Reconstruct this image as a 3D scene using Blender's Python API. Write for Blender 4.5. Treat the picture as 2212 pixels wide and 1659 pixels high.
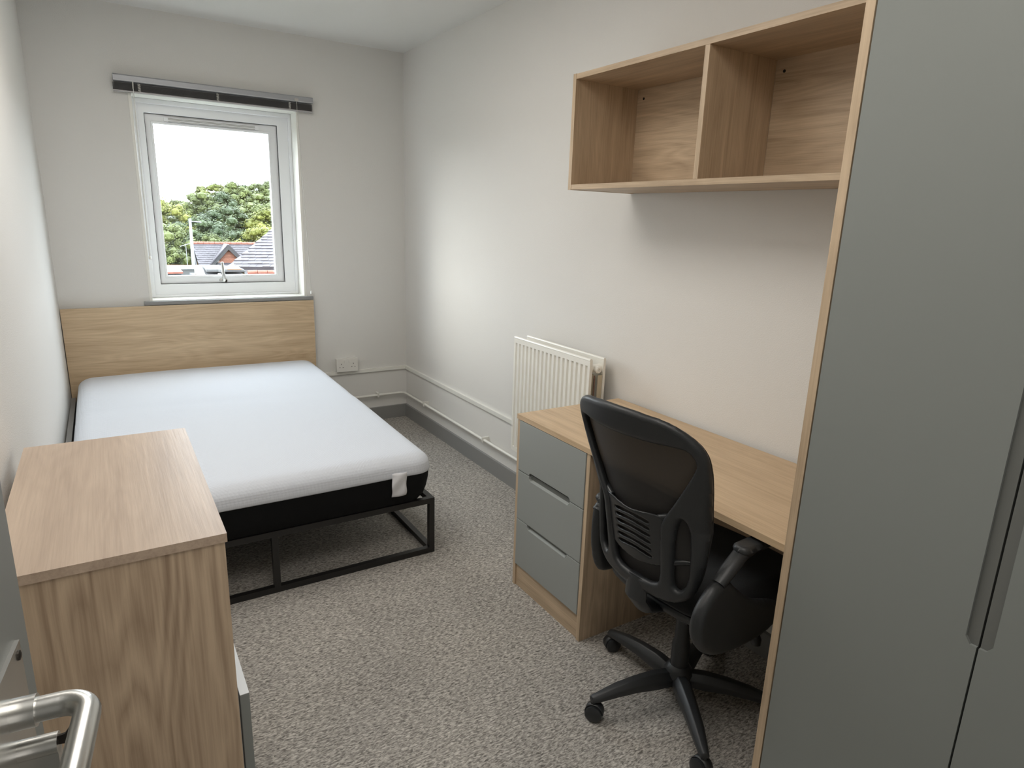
import bpy, bmesh, math, random
import numpy as np
from mathutils import Vector, Matrix, noise
from mathutils.bvhtree import BVHTree

for o in list(bpy.data.objects): bpy.data.objects.remove(o, do_unlink=True)
S = bpy.context.scene
C = S.collection
PI = math.pi
random.seed(7)

# ------------------------------------------------------------------ camera
YAW, PIT, ROL, FPX = -0.5647, -0.2489, 0.0328, 1392.26
fw = Vector((-math.sin(YAW)*math.cos(PIT), math.cos(YAW)*math.cos(PIT), math.sin(PIT)))
r0 = Vector((math.cos(YAW), math.sin(YAW), 0)); u0 = r0.cross(fw)
rt = r0*math.cos(ROL)+u0*math.sin(ROL); up = -r0*math.sin(ROL)+u0*math.cos(ROL)
cd = bpy.data.cameras.new('camera'); cam = bpy.data.objects.new('camera', cd); C.objects.link(cam)
M = Matrix((rt, up, -fw)).transposed().to_4x4(); M.translation = Vector((-1.7788, -4.2441, 1.4151))
cam.matrix_world = M
cd.sensor_fit = 'HORIZONTAL'; cd.sensor_width = 36; cd.lens = FPX/2212*36
cd.clip_start = 0.02; cd.clip_end = 600
S.camera = cam

# ------------------------------------------------------------------ light, sky, exposure
S.view_settings.view_transform = 'Standard'; S.view_settings.look = 'None'
S.view_settings.exposure = 1.05; S.view_settings.gamma = 1.0; S.view_settings.use_curve_mapping = False
SKY = 7.5
w = bpy.data.worlds.new('sky'); S.world = w; w.use_nodes = True
nt = w.node_tree; nt.nodes.clear()
tc = nt.nodes.new('ShaderNodeTexCoord'); mp = nt.nodes.new('ShaderNodeMapping'); mp.inputs['Scale'].default_value = (1, 1, 3)
nz = nt.nodes.new('ShaderNodeTexNoise'); nz.inputs['Scale'].default_value = 3.0; nz.inputs['Detail'].default_value = 6
cr = nt.nodes.new('ShaderNodeValToRGB')
cr.color_ramp.elements[0].position = .35; cr.color_ramp.elements[0].color = (.74, .84, .96, 1)
cr.color_ramp.elements[1].position = .65; cr.color_ramp.elements[1].color = (.97, .99, 1.0, 1)
bg = nt.nodes.new('ShaderNodeBackground'); bg.inputs['Strength'].default_value = SKY
wo = nt.nodes.new('ShaderNodeOutputWorld')
nt.links.new(tc.outputs['Generated'], mp.inputs['Vector']); nt.links.new(mp.outputs[0], nz.inputs['Vector'])
nt.links.new(nz.outputs['Fac'], cr.inputs['Fac']); nt.links.new(cr.outputs[0], bg.inputs['Color']); nt.links.new(bg.outputs[0], wo.inputs['Surface'])

def light(name, kind, loc, rot, energy, color, **kw):
    l = bpy.data.lights.new(name, kind); l.energy = energy; l.color = color
    for k, v in kw.items(): setattr(l, k, v)
    o = bpy.data.objects.new(name, l); C.objects.link(o); o.location = loc; o.rotation_euler = rot
    return o
# low sun to the left of the window, spread wide by thin cloud
sun = light('sun', 'SUN', (0, 0, 20), (0, 0, 0), 0.85, (1, .93, .80), angle=math.radians(30))
sun.rotation_euler = Vector((.72, -.63, -.27)).to_track_quat('-Z', 'Y').to_euler()
portal = light('window_daylight_portal', 'AREA', (-1.13, .33, 1.457), (-PI/2, 0, 0), 1.0, (1, 1, 1), shape='RECTANGLE', size=1.0, size_y=1.3)
portal.data.cycles.is_portal = True
# added fill lights, out of view: two below the ceiling, one behind the doorway
for y, PANEL in ((-1.95, 7.8), (-3.75, 6.0)):
    light('ceiling_fill', 'AREA', (-1.48, y, 2.395), (0, 0, 0), PANEL, (1, .955, .90), shape='RECTANGLE', size=.95, size_y=.95)
HALL = 3.8
light('hall_fill', 'AREA', (-1.45, -6.05, 1.35), (PI/2, 0, 0), HALL, (1, .95, .90), shape='RECTANGLE', size=1.0, size_y=1.9)

# ------------------------------------------------------------------ materials
def lin(r, g, b):
    f = lambda c: (c/255/12.92) if c/255 <= .04045 else ((c/255+.055)/1.055)**2.4
    return (f(r), f(g), f(b), 1)
MATS = {}
def mat(name, col, rough=.5, metal=0, spec=.5, bump=0, bscale=100, var=0, vscale=6, sheen=0, alpha=1, stretch=(1, 1, 1)):
    m = bpy.data.materials.new(name); m.use_nodes = True; n = m.node_tree; b = n.nodes['Principled BSDF']
    b.inputs['Base Color'].default_value = col; b.inputs['Roughness'].default_value = rough
    b.inputs['Metallic'].default_value = metal; b.inputs['Specular IOR Level'].default_value = spec
    if sheen: b.inputs['Sheen Weight'].default_value = sheen
    tcn = n.nodes.new('ShaderNodeTexCoord'); mpn = n.nodes.new('ShaderNodeMapping'); mpn.inputs['Scale'].default_value = stretch
    n.links.new(tcn.outputs['Object'], mpn.inputs['Vector'])
    if bump:
        t = n.nodes.new('ShaderNodeTexNoise'); t.inputs['Scale'].default_value = bscale; t.inputs['Detail'].default_value = 4
        bn = n.nodes.new('ShaderNodeBump'); bn.inputs['Strength'].default_value = bump; bn.inputs['Distance'].default_value = .002
        n.links.new(mpn.outputs[0], t.inputs['Vector']); n.links.new(t.outputs['Fac'], bn.inputs['Height']); n.links.new(bn.outputs[0], b.inputs['Normal'])
    if var:
        t = n.nodes.new('ShaderNodeTexNoise'); t.inputs['Scale'].default_value = vscale; t.inputs['Detail'].default_value = 5
        r = n.nodes.new('ShaderNodeValToRGB'); r.color_ramp.elements[0].position = .3; r.color_ramp.elements[1].position = .7
        r.color_ramp.elements[0].color = tuple(c*(1-var) for c in col[:3])+(1,); r.color_ramp.elements[1].color = tuple(min(1, c*(1+var)) for c in col[:3])+(1,)
        n.links.new(mpn.outputs[0], t.inputs['Vector']); n.links.new(t.outputs['Fac'], r.inputs['Fac']); n.links.new(r.outputs[0], b.inputs['Base Color'])
    MATS[name] = m
    return m

def wood(name, axis, seed=0, light_=lin(212, 189, 160), dark_=lin(166, 144, 118), arch=None):
    """light oak foil: fine pores and long streaks along `axis`; arch = (coordinate across the grain, strength) of a cathedral figure"""
    m = bpy.data.materials.new(name); m.use_nodes = True; n = m.node_tree; N = n.nodes; L = n.links; b = N['Principled BSDF']
    b.inputs['Roughness'].default_value = .42; b.inputs['Specular IOR Level'].default_value = .45
    tcn = N.new('ShaderNodeTexCoord')
    def noise_(sl, sa, detail, off, dist=0):
        mpn = N.new('ShaderNodeMapping'); sc = [sa]*3; sc[axis] = sl
        mpn.inputs['Scale'].default_value = sc; mpn.inputs['Location'].default_value = (seed*3.1+off, seed*1.7, off)
        t = N.new('ShaderNodeTexNoise'); t.inputs['Scale'].default_value = 1; t.inputs['Detail'].default_value = detail; t.inputs['Distortion'].default_value = dist
        L.new(tcn.outputs['Object'], mpn.inputs['Vector']); L.new(mpn.outputs[0], t.inputs['Vector']); return t.outputs['Fac']
    a1 = noise_(1.3, 26, 6, 0, .5)      # broad streaks
    a2 = noise_(7, 240, 4, 5)           # pores
    a3 = noise_(2.2, 5, 3, 9, 1.2)      # clouds
    mpw = N.new('ShaderNodeMapping'); sc = [6.5]*3; sc[axis] = .9; mpw.inputs['Scale'].default_value = sc
    mpw.inputs['Location'].default_value = (seed*.37, seed*.91, seed*.53)
    nw = N.new('ShaderNodeTexNoise'); nw.inputs['Scale'].default_value = 1.0; nw.inputs['Detail'].default_value = 2.5; nw.inputs['Roughness'].default_value = .45
    L.new(tcn.outputs['Object'], mpw.inputs['Vector']); L.new(mpw.outputs[0], nw.inputs['Vector'])
    def math_(op, x, y):
        q = N.new('ShaderNodeMath'); q.operation = op
        for i, v in enumerate((x, y)):
            if isinstance(v, (int, float)): q.inputs[i].default_value = v
            else: L.new(v, q.inputs[i])
        return q.outputs[0]
    fr_ = math_('FRACT', math_('MULTIPLY', nw.outputs['Fac'], 17.0), 0)      # contour lines of the growth figure
    fr_ = math_('MULTIPLY', math_('ABSOLUTE', math_('SUBTRACT', fr_, .5), 0), 2.0)
    s = math_('MULTIPLY', a1, .42); s = math_('ADD', s, math_('MULTIPLY', a2, .30)); s = math_('ADD', s, math_('MULTIPLY', a3, .20))
    s = math_('ADD', s, math_('MULTIPLY', fr_, .05 if arch is None else arch*.55))
    r = N.new('ShaderNodeValToRGB'); r.color_ramp.elements[0].position = .34; r.color_ramp.elements[0].color = dark_
    r.color_ramp.elements[1].position = .66; r.color_ramp.elements[1].color = light_
    L.new(s, r.inputs['Fac']); L.new(r.outputs[0], b.inputs['Base Color'])
    bn = N.new('ShaderNodeBump'); bn.inputs['Strength'].default_value = .25; bn.inputs['Distance'].default_value = .001
    L.new(a2, bn.inputs['Height']); L.new(bn.outputs[0], b.inputs['Normal'])
    return m
WDESK = wood('oak_foil_desktop', 1, 2, light_=lin(218, 192, 158), dark_=lin(184, 157, 124))
WX, WY, WZ = wood('oak_foil_grain_x', 0, 1), wood('oak_foil_grain_y', 1, 2), wood('oak_foil_grain_z', 2, 3)
WARCH = wood('oak_foil_arched', 2, 4, arch=.22)
WBED = wood('oak_foil_headboard', 0, 6, light_=lin(216, 193, 160), dark_=lin(176, 151, 120), arch=.14)
WEDGE = mat('oak_edge_band', lin(196, 172, 140), .45, var=.08, vscale=60)

wall_m = mat('emulsion_wall', lin(226, 224, 220), .75, spec=.25, bump=.35, bscale=260)
wallb_m = mat('emulsion_window_wall', lin(222, 221, 217), .75, spec=.25, bump=.35, bscale=260)
ceil_m = mat('emulsion_ceiling', lin(232, 232, 229), .9, spec=.1, bump=.2, bscale=200)
gloss_w = mat('white_gloss_paint', lin(232, 231, 224), .32, spec=.5)
upvc = mat('white_upvc', lin(236, 238, 240), .28, spec=.5)
socket_m = mat('white_plastic', lin(228, 226, 220), .35)
skirt_m = mat('grey_skirting_paint', lin(140, 140, 138), .45, bump=.1, bscale=80)
grey_front = mat('matt_grey_front', lin(134, 138, 135), .48, spec=.4)
grey_desk = mat('matt_grey_desk_front', lin(152, 156, 153), .48, spec=.4)
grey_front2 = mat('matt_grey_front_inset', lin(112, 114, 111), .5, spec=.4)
rad_m = mat('radiator_enamel', lin(240, 238, 230), .3)
rad_in = mat('radiator_inner_metal', lin(196, 184, 160), .5)
blind_h = mat('grey_aluminium_headrail', lin(168, 170, 174), .4, metal=.3)
blind_s = mat('charcoal_blind_slats', lin(176, 174, 174), .4)
cord_m = mat('blind_cord', lin(186, 184, 178), .6)
clear_p = mat('clear_wand', lin(225, 225, 222), .15)
steel_black = mat('black_bed_steel', lin(30, 29, 28), .4, bump=.1, bscale=300)
black_fab = mat('black_mattress_fabric', lin(20, 21, 22), .9, spec=.2, bump=.4, bscale=900)
plast_b = mat('black_chair_plastic', lin(44, 46, 48), .40, spec=.5, bump=.15, bscale=700)
plast_b2 = mat('black_chair_gloss_plastic', lin(40, 42, 44), .30, spec=.5)
seat_fab = mat('black_seat_fabric', lin(26, 27, 28), .9, spec=.2, sheen=.2, bump=.4, bscale=700)
chrome = mat('satin_steel', (.62, .62, .60, 1), .28, metal=1, bump=.03, bscale=400)
dark_metal = mat('dark_key_metal', lin(60, 56, 52), .4, metal=.8)
door_m = mat('grey_door_paint', lin(138, 141, 138), .5, var=.05, vscale=3)
dark_hole = mat('dark_recess', lin(22, 20, 18), .8)
white_lbl = mat('white_care_label', lin(225, 226, 230), .7, bump=.5, bscale=60)

def carpet():
    m = bpy.data.materials.new('grey_flecked_carpet'); m.use_nodes = True; n = m.node_tree; N = n.nodes; L = n.links; b = N['Principled BSDF']
    b.inputs['Roughness'].default_value = .95; b.inputs['Specular IOR Level'].default_value = .1
    t = N.new('ShaderNodeTexCoord'); mp_ = N.new('ShaderNodeMapping'); mp_.inputs['Scale'].default_value = (75, 210, 100); mp_.inputs['Rotation'].default_value = (0, 0, .12)
    L.new(t.outputs['Object'], mp_.inputs['Vector'])
    a = N.new('ShaderNodeTexNoise'); a.inputs['Scale'].default_value = 1; a.inputs['Detail'].default_value = 3; a.inputs['Distortion'].default_value = .8
    L.new(mp_.outputs[0], a.inputs['Vector'])
    a2 = N.new('ShaderNodeTexNoise'); a2.inputs['Scale'].default_value = 2.5; a2.inputs['Detail'].default_value = 3; L.new(t.outputs['Object'], a2.inputs['Vector'])
    r = N.new('ShaderNodeValToRGB'); e = r.color_ramp.elements
    e[0].position = .32; e[0].color = lin(110, 107, 103); e[1].position = .68; e[1].color = lin(214, 210, 204)
    q = e.new(.5); q.color = lin(170, 166, 160)
    L.new(a.outputs['Fac'], r.inputs['Fac'])
    mx = N.new('ShaderNodeMix'); mx.data_type = 'RGBA'; mx.blend_type = 'MULTIPLY'; mx.inputs['Factor'].default_value = .5
    r2 = N.new('ShaderNodeValToRGB'); r2.color_ramp.elements[0].position = .3; r2.color_ramp.elements[0].color = (.8, .79, .78, 1); r2.color_ramp.elements[1].position = .7; r2.color_ramp.elements[1].color = (1.05, 1.03, 1, 1)
    L.new(a2.outputs['Fac'], r2.inputs['Fac']); L.new(r.outputs[0], mx.inputs[6]); L.new(r2.outputs[0], mx.inputs[7]); L.new(mx.outputs[2], b.inputs['Base Color'])
    bn = N.new('ShaderNodeBump'); bn.inputs['Strength'].default_value = .9; bn.inputs['Distance'].default_value = .004
    L.new(a.outputs['Fac'], bn.inputs['Height']); L.new(bn.outputs[0], b.inputs['Normal'])
    return m
carpet_m = carpet()

def knit():
    m = bpy.data.materials.new('white_knitted_cover'); m.use_nodes = True; n = m.node_tree; N = n.nodes; L = n.links; b = N['Principled BSDF']
    b.inputs['Base Color'].default_value = lin(213, 218, 226); b.inputs['Roughness'].default_value = .85; b.inputs['Specular IOR Level'].default_value = .2
    b.inputs['Sheen Weight'].default_value = .15
    t = N.new('ShaderNodeTexCoord'); mp_ = N.new('ShaderNodeMapping'); mp_.inputs['Rotation'].default_value = (0, 0, PI/4); mp_.inputs['Scale'].default_value = (105, 105, 105)
    L.new(t.outputs['Object'], mp_.inputs['Vector'])
    c = N.new('ShaderNodeTexVoronoi'); c.inputs['Scale'].default_value = 1; c.inputs['Randomness'].default_value = .05; L.new(mp_.outputs[0], c.inputs['Vector'])
    nz_ = N.new('ShaderNodeTexNoise'); nz_.inputs['Scale'].default_value = 9; nz_.inputs['Detail'].default_value = 3; L.new(t.outputs['Object'], nz_.inputs['Vector'])
    bn = N.new('ShaderNodeBump'); bn.inputs['Strength'].default_value = .55; bn.inputs['Distance'].default_value = .0022; bn.invert = True
    L.new(c.outputs['Distance'], bn.inputs['Height'])
    b2 = N.new('ShaderNodeBump'); b2.inputs['Strength'].default_value = .25; b2.inputs['Distance'].default_value = .01
    L.new(nz_.outputs['Fac'], b2.inputs['Height']); L.new(bn.outputs[0], b2.inputs['Normal']); L.new(b2.outputs[0], b.inputs['Normal'])
    return m
knit_m = knit()

def glassy(name, alpha, col=(1, 1, 1, 1)):
    m = bpy.data.materials.new(name); m.use_nodes = True; n = m.node_tree; N = n.nodes; L = n.links; N.clear()
    o = N.new('ShaderNodeOutputMaterial'); tr = N.new('ShaderNodeBsdfTransparent'); tr.inputs['Color'].default_value = col
    g = N.new('ShaderNodeBsdfGlossy'); g.inputs['Roughness'].default_value = .02; mx = N.new('ShaderNodeMixShader'); mx.inputs[0].default_value = alpha
    L.new(tr.outputs[0], mx.inputs[1]); L.new(g.outputs[0], mx.inputs[2]); L.new(mx.outputs[0], o.inputs[0]); return m
glass_m = glassy('window_glass', .05, (.97, .985, .98, 1))
def meshfab():
    m = bpy.data.materials.new('black_mesh_net'); m.use_nodes = True; n = m.node_tree; N = n.nodes; L = n.links; N.clear()
    o = N.new('ShaderNodeOutputMaterial'); tr = N.new('ShaderNodeBsdfTransparent'); d = N.new('ShaderNodeBsdfPrincipled')
    d.inputs['Base Color'].default_value = lin(40, 38, 37); d.inputs['Roughness'].default_value = .6
    mx = N.new('ShaderNodeMixShader'); mx.inputs[0].default_value = .975
    L.new(tr.outputs[0], mx.inputs[1]); L.new(d.outputs[0], mx.inputs[2]); L.new(mx.outputs[0], o.inputs[0]); return m
mesh_m = meshfab()

# ------------------------------------------------------------------ builders
ORG = {}
def link(name, me, m=None, parent=None, world=True, label=None):
    o = bpy.data.objects.new(name, me); C.objects.link(o)
    if m: me.materials.append(m)
    if parent is not None:
        o.parent = parent
        org = ORG.get(parent.name)
        ORG[o.name] = org
        if world and org is not None: me.transform(Matrix.Translation(-org))
    if label: o['label'] = label
    return o
def thing(name, label, cat, loc=(0, 0, 0), rotz=0, group=None, world=True):
    o = bpy.data.objects.new(name, None); C.objects.link(o); o.empty_display_size = .1
    o.location = loc; o.rotation_euler = (0, 0, rotz); o['label'] = label; o['category'] = cat
    if group: o['group'] = group
    ORG[o.name] = Vector(loc) if world else None
    return o
def tag(o, label, cat, group=None):
    o['label'] = label; o['category'] = cat
    if group: o['group'] = group
    return o
def fin(bm, name, m=None, parent=None, bevel=0, smooth=False, world=True, label=None, seg=2):
    if bevel: bmesh.ops.bevel(bm, geom=[e for e in bm.edges if len(e.link_faces) == 2 and e.calc_face_angle(0) > .5], offset=bevel, segments=seg, profile=.5, affect='EDGES', clamp_overlap=True)
    me = bpy.data.meshes.new(name); bm.to_mesh(me); bm.free()
    if smooth: me.polygons.foreach_set('use_smooth', [True]*len(me.polygons)); 
    if smooth and smooth != 'all':
        try: me.set_sharp_from_angle(angle=math.radians(40))
        except Exception: pass
    return link(name, me, m, parent, world, label)
def bx(bm, x0, x1, y0, y1, z0, z1):
    vs = [bm.verts.new(p) for p in ((x0, y0, z0), (x1, y0, z0), (x1, y1, z0), (x0, y1, z0), (x0, y0, z1), (x1, y0, z1), (x1, y1, z1), (x0, y1, z1))]
    for f in ((0, 3, 2, 1), (4, 5, 6, 7), (0, 1, 5, 4), (1, 2, 6, 5), (2, 3, 7, 6), (3, 0, 4, 7)): bm.faces.new([vs[i] for i in f])
    return vs
def box(name, x0, x1, y0, y1, z0, z1, m, parent=None, bevel=0, world=True, label=None):
    bm = bmesh.new(); bx(bm, min(x0, x1), max(x0, x1), min(y0, y1), max(y0, y1), min(z0, z1), max(z0, z1)); return fin(bm, name, m, parent, bevel, world=world, label=label)
def tube(bm, pts, r, n=12, caps=True, flat=1.0, upv=(0, 0, 1)):
    pts = [Vector(p) for p in pts]; rings = []
    rs = r if isinstance(r, (list, tuple)) else [r]*len(pts)
    a = None
    for i, p in enumerate(pts):
        d = (pts[min(i+1, len(pts)-1)]-pts[max(i-1, 0)]).normalized()
        if a is None:
            a = Vector(upv).cross(d)
            if a.length < 1e-3: a = Vector((1, 0, 0)).cross(d)
        a = (a-d*a.dot(d)).normalized(); b_ = d.cross(a)
        rings.append([bm.verts.new(p+a*math.cos(t)*rs[i]+b_*math.sin(t)*rs[i]*flat) for t in [2*PI*k/n for k in range(n)]])
    for i in range(len(rings)-1):
        for k in range(n): bm.faces.new((rings[i][k], rings[i][(k+1) % n], rings[i+1][(k+1) % n], rings[i+1][k]))
    if caps: bm.faces.new(rings[0][::-1]); bm.faces.new(rings[-1])
def sq_tube(bm, p0, p1, s):
    p0, p1 = Vector(p0), Vector(p1)
    lo = [min(a, b)-s/2 if abs(a-b) < 1e-6 else min(a, b) for a, b in zip(p0, p1)]
    hi = [max(a, b)+s/2 if abs(a-b) < 1e-6 else max(a, b) for a, b in zip(p0, p1)]
    bx(bm, lo[0], hi[0], lo[1], hi[1], lo[2], hi[2])
def prism(bm, poly, axis, a0, a1):
    """poly: 2D points in the plane across `axis` (x:(y,z) y:(x,z) z:(x,y)), extruded a0..a1"""
    def P(q, a):
        return {0: (a, q[0], q[1]), 1: (q[0], a, q[1]), 2: (q[0], q[1], a)}[axis]
    v0 = [bm.verts.new(P(q, a0)) for q in poly]; v1 = [bm.verts.new(P(q, a1)) for q in poly]
    n = len(poly)
    fs = [bm.faces.new(v0), bm.faces.new(v1[::-1])]+[bm.faces.new((v0[i], v1[i], v1[(i+1) % n], v0[(i+1) % n])) for i in range(n)]
    bmesh.ops.recalc_face_normals(bm, faces=fs)
def lathe(bm, prof, c, n=24, axis=2):
    rings = []
    for r, h in prof:
        ring = []
        for k in range(n):
            a = 2*PI*k/n; q = [r*math.cos(a), r*math.sin(a)]; q.insert(axis, h)
            ring.append(bm.verts.new((c[0]+q[0], c[1]+q[1], c[2]+q[2])))
        rings.append(ring)
    fs = []
    for i in range(len(rings)-1):
        for k in range(n): fs.append(bm.faces.new((rings[i][k], rings[i][(k+1) % n], rings[i+1][(k+1) % n], rings[i+1][k])))
    fs.append(bm.faces.new(rings[0][::-1])); fs.append(bm.faces.new(rings[-1]))
    bmesh.ops.recalc_face_normals(bm, faces=fs)
def spline(pts, k=6, closed=True):
    n = len(pts); out = []
    rng = n if closed else n-1
    for i in range(rng):
        p = [np.array(pts[(i+j) % n] if closed else pts[min(max(i+j, 0), n-1)], float) for j in (-1, 0, 1, 2)]
        for t in np.arange(k)/k:
            out.append(tuple(.5*((2*p[1])+(-p[0]+p[2])*t+(2*p[0]-5*p[1]+4*p[2]-p[3])*t*t+(-p[0]+3*p[1]-3*p[2]+p[3])*t**3)))
    if not closed: out.append(tuple(np.array(pts[-1], float)))
    return out
def sdf(poly, X, Y):
    """signed distance (negative inside)"""
    P = np.array(poly); Q = np.roll(P, -1, 0); d = np.full(X.shape, 1e9); inside = np.zeros(X.shape, bool)
    for (x0, y0), (x1, y1) in zip(P, Q):
        ex, ey = x1-x0, y1-y0; L2 = ex*ex+ey*ey+1e-18
        t = np.clip(((X-x0)*ex+(Y-y0)*ey)/L2, 0, 1); d = np.minimum(d, np.hypot(X-x0-t*ex, Y-y0-t*ey))
        c = ((y0 > Y) != (y1 > Y)); 
        if ey != 0: inside ^= c & (X < (x1-x0)*(Y-y0)/ey+x0)
    return np.where(inside, -d, d)
def sheet(outer, holes, step, fmap, two=True):
    """clipped grid of the region outer minus holes; fmap(a, b, depth, side)->xyz, depth = distance inside the rim"""
    P = np.array(outer); x0, y0 = P.min(0)-step; x1, y1 = P.max(0)+step
    xs = np.arange(x0, x1+step, step); ys = np.arange(y0, y1+step, step); X, Y = np.meshgrid(xs, ys, indexing='ij')
    F = sdf(outer, X, Y)
    for h in holes: F = np.maximum(F, -sdf(h, X, Y))
    pts = []; key = {}; faces = []
    def node(i, j):
        k = (i, j)
        if k not in key: key[k] = len(pts); pts.append((X[i, j], Y[i, j], -F[i, j]))
        return key[k]
    def edge(a, b):
        k = (min(a, b), max(a, b))
        if k not in key:
            t = F[a]/(F[a]-F[b]); t = min(max(t, .02), .98); key[k] = len(pts)
            pts.append((X[a]+(X[b]-X[a])*t, Y[a]+(Y[b]-Y[a])*t, 0.0))
        return key[k]
    nx, ny = F.shape
    for i in range(nx-1):
        for j in range(ny-1):
            cs = [(i, j), (i+1, j), (i+1, j+1), (i, j+1)]; ins = [F[c] < 0 for c in cs]
            if not any(ins): continue
            poly = []
            for k in range(4):
                a, b = cs[k], cs[(k+1) % 4]
                if F[a] < 0: poly.append(node(*a))
                if (F[a] < 0) != (F[b] < 0): poly.append(edge(a, b))
            if len(poly) > 2: faces.append(poly)
    bm = bmesh.new()
    top = [bm.verts.new(fmap(a, b, d, 1)) for a, b, d in pts]
    bot = top
    if two: bot = [top[i] if d == 0.0 else bm.verts.new(fmap(a, b, d, -1)) for i, (a, b, d) in enumerate(pts)]
    fs = []
    for f in faces:
        fs.append(bm.faces.new([top[i] for i in f]))
        if two:
            g = [bot[i] for i in f][::-1]
            if any(v.index != -2 for v in g):
                try: fs.append(bm.faces.new(g))
                except ValueError: pass
    return bm
def rnd(d, r, t):
    """rounded rim profile: 0 at the rim, t from r inwards"""
    if d >= r: return t
    q = 1-d/r; return t*math.sqrt(max(0, 1-q*q))
def rrect(x0, x1, y0, y1, r, n=6):
    out = []
    for cx, cy, a0 in ((x1-r, y1-r, 0), (x0+r, y1-r, PI/2), (x0+r, y0+r, PI), (x1-r, y0+r, 1.5*PI)):
        for k in range(n+1): a = a0+PI/2*k/n; out.append((cx+r*math.cos(a), cy+r*math.sin(a)))
    return out
def struct(o): o['kind'] = 'structure'; return o
def copy_tree(o, parent=None):
    c = o.copy(); C.objects.link(c)
    if parent is not None: c.parent = parent
    for ch in list(o.children): copy_tree(ch, c)
    return c

# ------------------------------------------------------------------ room shell
W, H, YF = -2.010, 2.433, -4.40
WX0, WX1, WZ0, WZ1 = -1.563, -.695, .897, 2.012
struct(box('floor', W-.12, .12, -6.3, .3, -.12, 0, carpet_m))
struct(box('ceiling', W-.12, .12, -6.3, .3, H, H+.12, ceil_m))
struct(box('wall_right', 0, .12, -6.3, .3, 0, H, wall_m))
# left wall, very slightly wavy old plaster
bm = bmesh.new(); ny, nzz = 90, 40
g = [[bm.verts.new((W+.0035*math.sin(2.1*(-6.3+6.6*i/ny)+1)+.003*noise.noise(Vector((i*.13, j*.12, 3))), -6.3+6.6*i/ny, H*j/nzz)) for j in range(nzz+1)] for i in range(ny+1)]
for i in range(ny):
    for j in range(nzz): bm.faces.new((g[i][j], g[i+1][j], g[i+1][j+1], g[i][j+1]))
b0 = [bm.verts.new((W-.12, y, z)) for y, z in ((-6.3, 0), (.3, 0), (.3, H), (-6.3, H))]; bm.faces.new(b0[::-1])
struct(fin(bm, 'wall_left', wall_m, smooth=True))
bm = bmesh.new()
bx(bm, W, WX0, 0, .28, 0, H); bx(bm, WX1, 0, 0, .28, 0, H); bx(bm, WX0, WX1, 0, .28, 0, WZ0-.02); bx(bm, WX0, WX1, 0, .28, WZ1, H)
struct(fin(bm, 'wall_back', wallb_m))
bm = bmesh.new()
bx(bm, -1.16, 0, YF-.1, YF, 0, H); bx(bm, -1.97, -1.16, YF-.1, YF, 2.02, H); bx(bm, W, -1.97, YF-.1, YF, 0, H)
struct(fin(bm, 'wall_front', wall_m))
struct(box('wall_hall', W, 0, -6.3, -6.2, 0, H, wall_m))
# skirting, trunking
def skirt(name, x0, x1, y0, y1):
    bm = bmesh.new(); bx(bm, x0, x1, y0, y1, 0, .0917); return struct(fin(bm, name, skirt_m, bevel=.003))
skirt('baseboard_right', -.015, 0, -4.39, 0)
skirt('baseboard_back', W+.012, -.015, -.015, 0)
skirt('baseboard_left', W+.004, W+.017, -4.2, -.015)
struct(box('trim_1', -.014, 0, -3.46, -.014, .355, .378, gloss_w, bevel=.003))
struct(box('trim_2', W+.012, 0, -.014, 0, .355, .378, gloss_w, bevel=.003))
struct(box('trim_3', W+.004, W+.026, -2.6, -.06, .30, .385, skirt_m, bevel=.003))

# heating pipe round the corner with clips
pipe = thing('heating_pipe', 'white painted heating pipe running low along two walls round the corner', 'pipe', (-.03, -.03, .187))
bm = bmesh.new(); r = .045
arc = [(-.03-r+r*math.sin(a), -.03-r+r*math.cos(a), .187) for a in [PI/2*k/6 for k in range(7)]]
tube(bm, [(W+.03, -.03, .187)]+arc+[(-.03, -3.2, .187)], .0085, 14)
fin(bm, 'pipe_run', gloss_w, pipe, smooth=True)
for p in ((-.228, -.02, 0), (-.02, -.385, 1), (-.02, -1.2, 1), (-1.1, -.02, 0)):
    bm = bmesh.new()
    if p[2]: bx(bm, -.042, 0, p[1]-.006, p[1]+.006, .174, .204); 
    else: bx(bm, p[0]-.006, p[0]+.006, -.042, 0, .174, .204)
    fin(bm, 'pipe_clip', gloss_w, pipe, bevel=.004)

# ------------------------------------------------------------------ window
win = bpy.data.objects.new('window_1', None); C.objects.link(win); win['kind'] = 'structure'; win.location = (-1.13, .14, WZ0)
ORG[win.name] = Vector(win.location)
def ring(name, x0, x1, z0, z1, ix0, ix1, iz0, iz1, y0, y1, m, parent, bevel=.003, label=None):
    """rectangular frame with mitred corners and its own depth"""
    bm = bmesh.new(); o = [(x0, z0), (x1, z0), (x1, z1), (x0, z1)]; q = [(ix0, iz0), (ix1, iz0), (ix1, iz1), (ix0, iz1)]
    vo = [[bm.verts.new((a, y, b)) for a, b in o] for y in (y0, y1)]; vi = [[bm.verts.new((a, y, b)) for a, b in q] for y in (y0, y1)]
    fs = []
    for k in range(4):
        l = (k+1) % 4
        for F in ((vo[0][k], vo[0][l], vi[0][l], vi[0][k]), (vo[1][k], vi[1][k], vi[1][l], vo[1][l]), (vo[0][k], vo[1][k], vo[1][l], vo[0][l]), (vi[0][k], vi[0][l], vi[1][l], vi[1][k])): fs.append(bm.faces.new(F))
    bmesh.ops.recalc_face_normals(bm, faces=fs)
    return fin(bm, name, m, parent, bevel, label=label)
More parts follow.
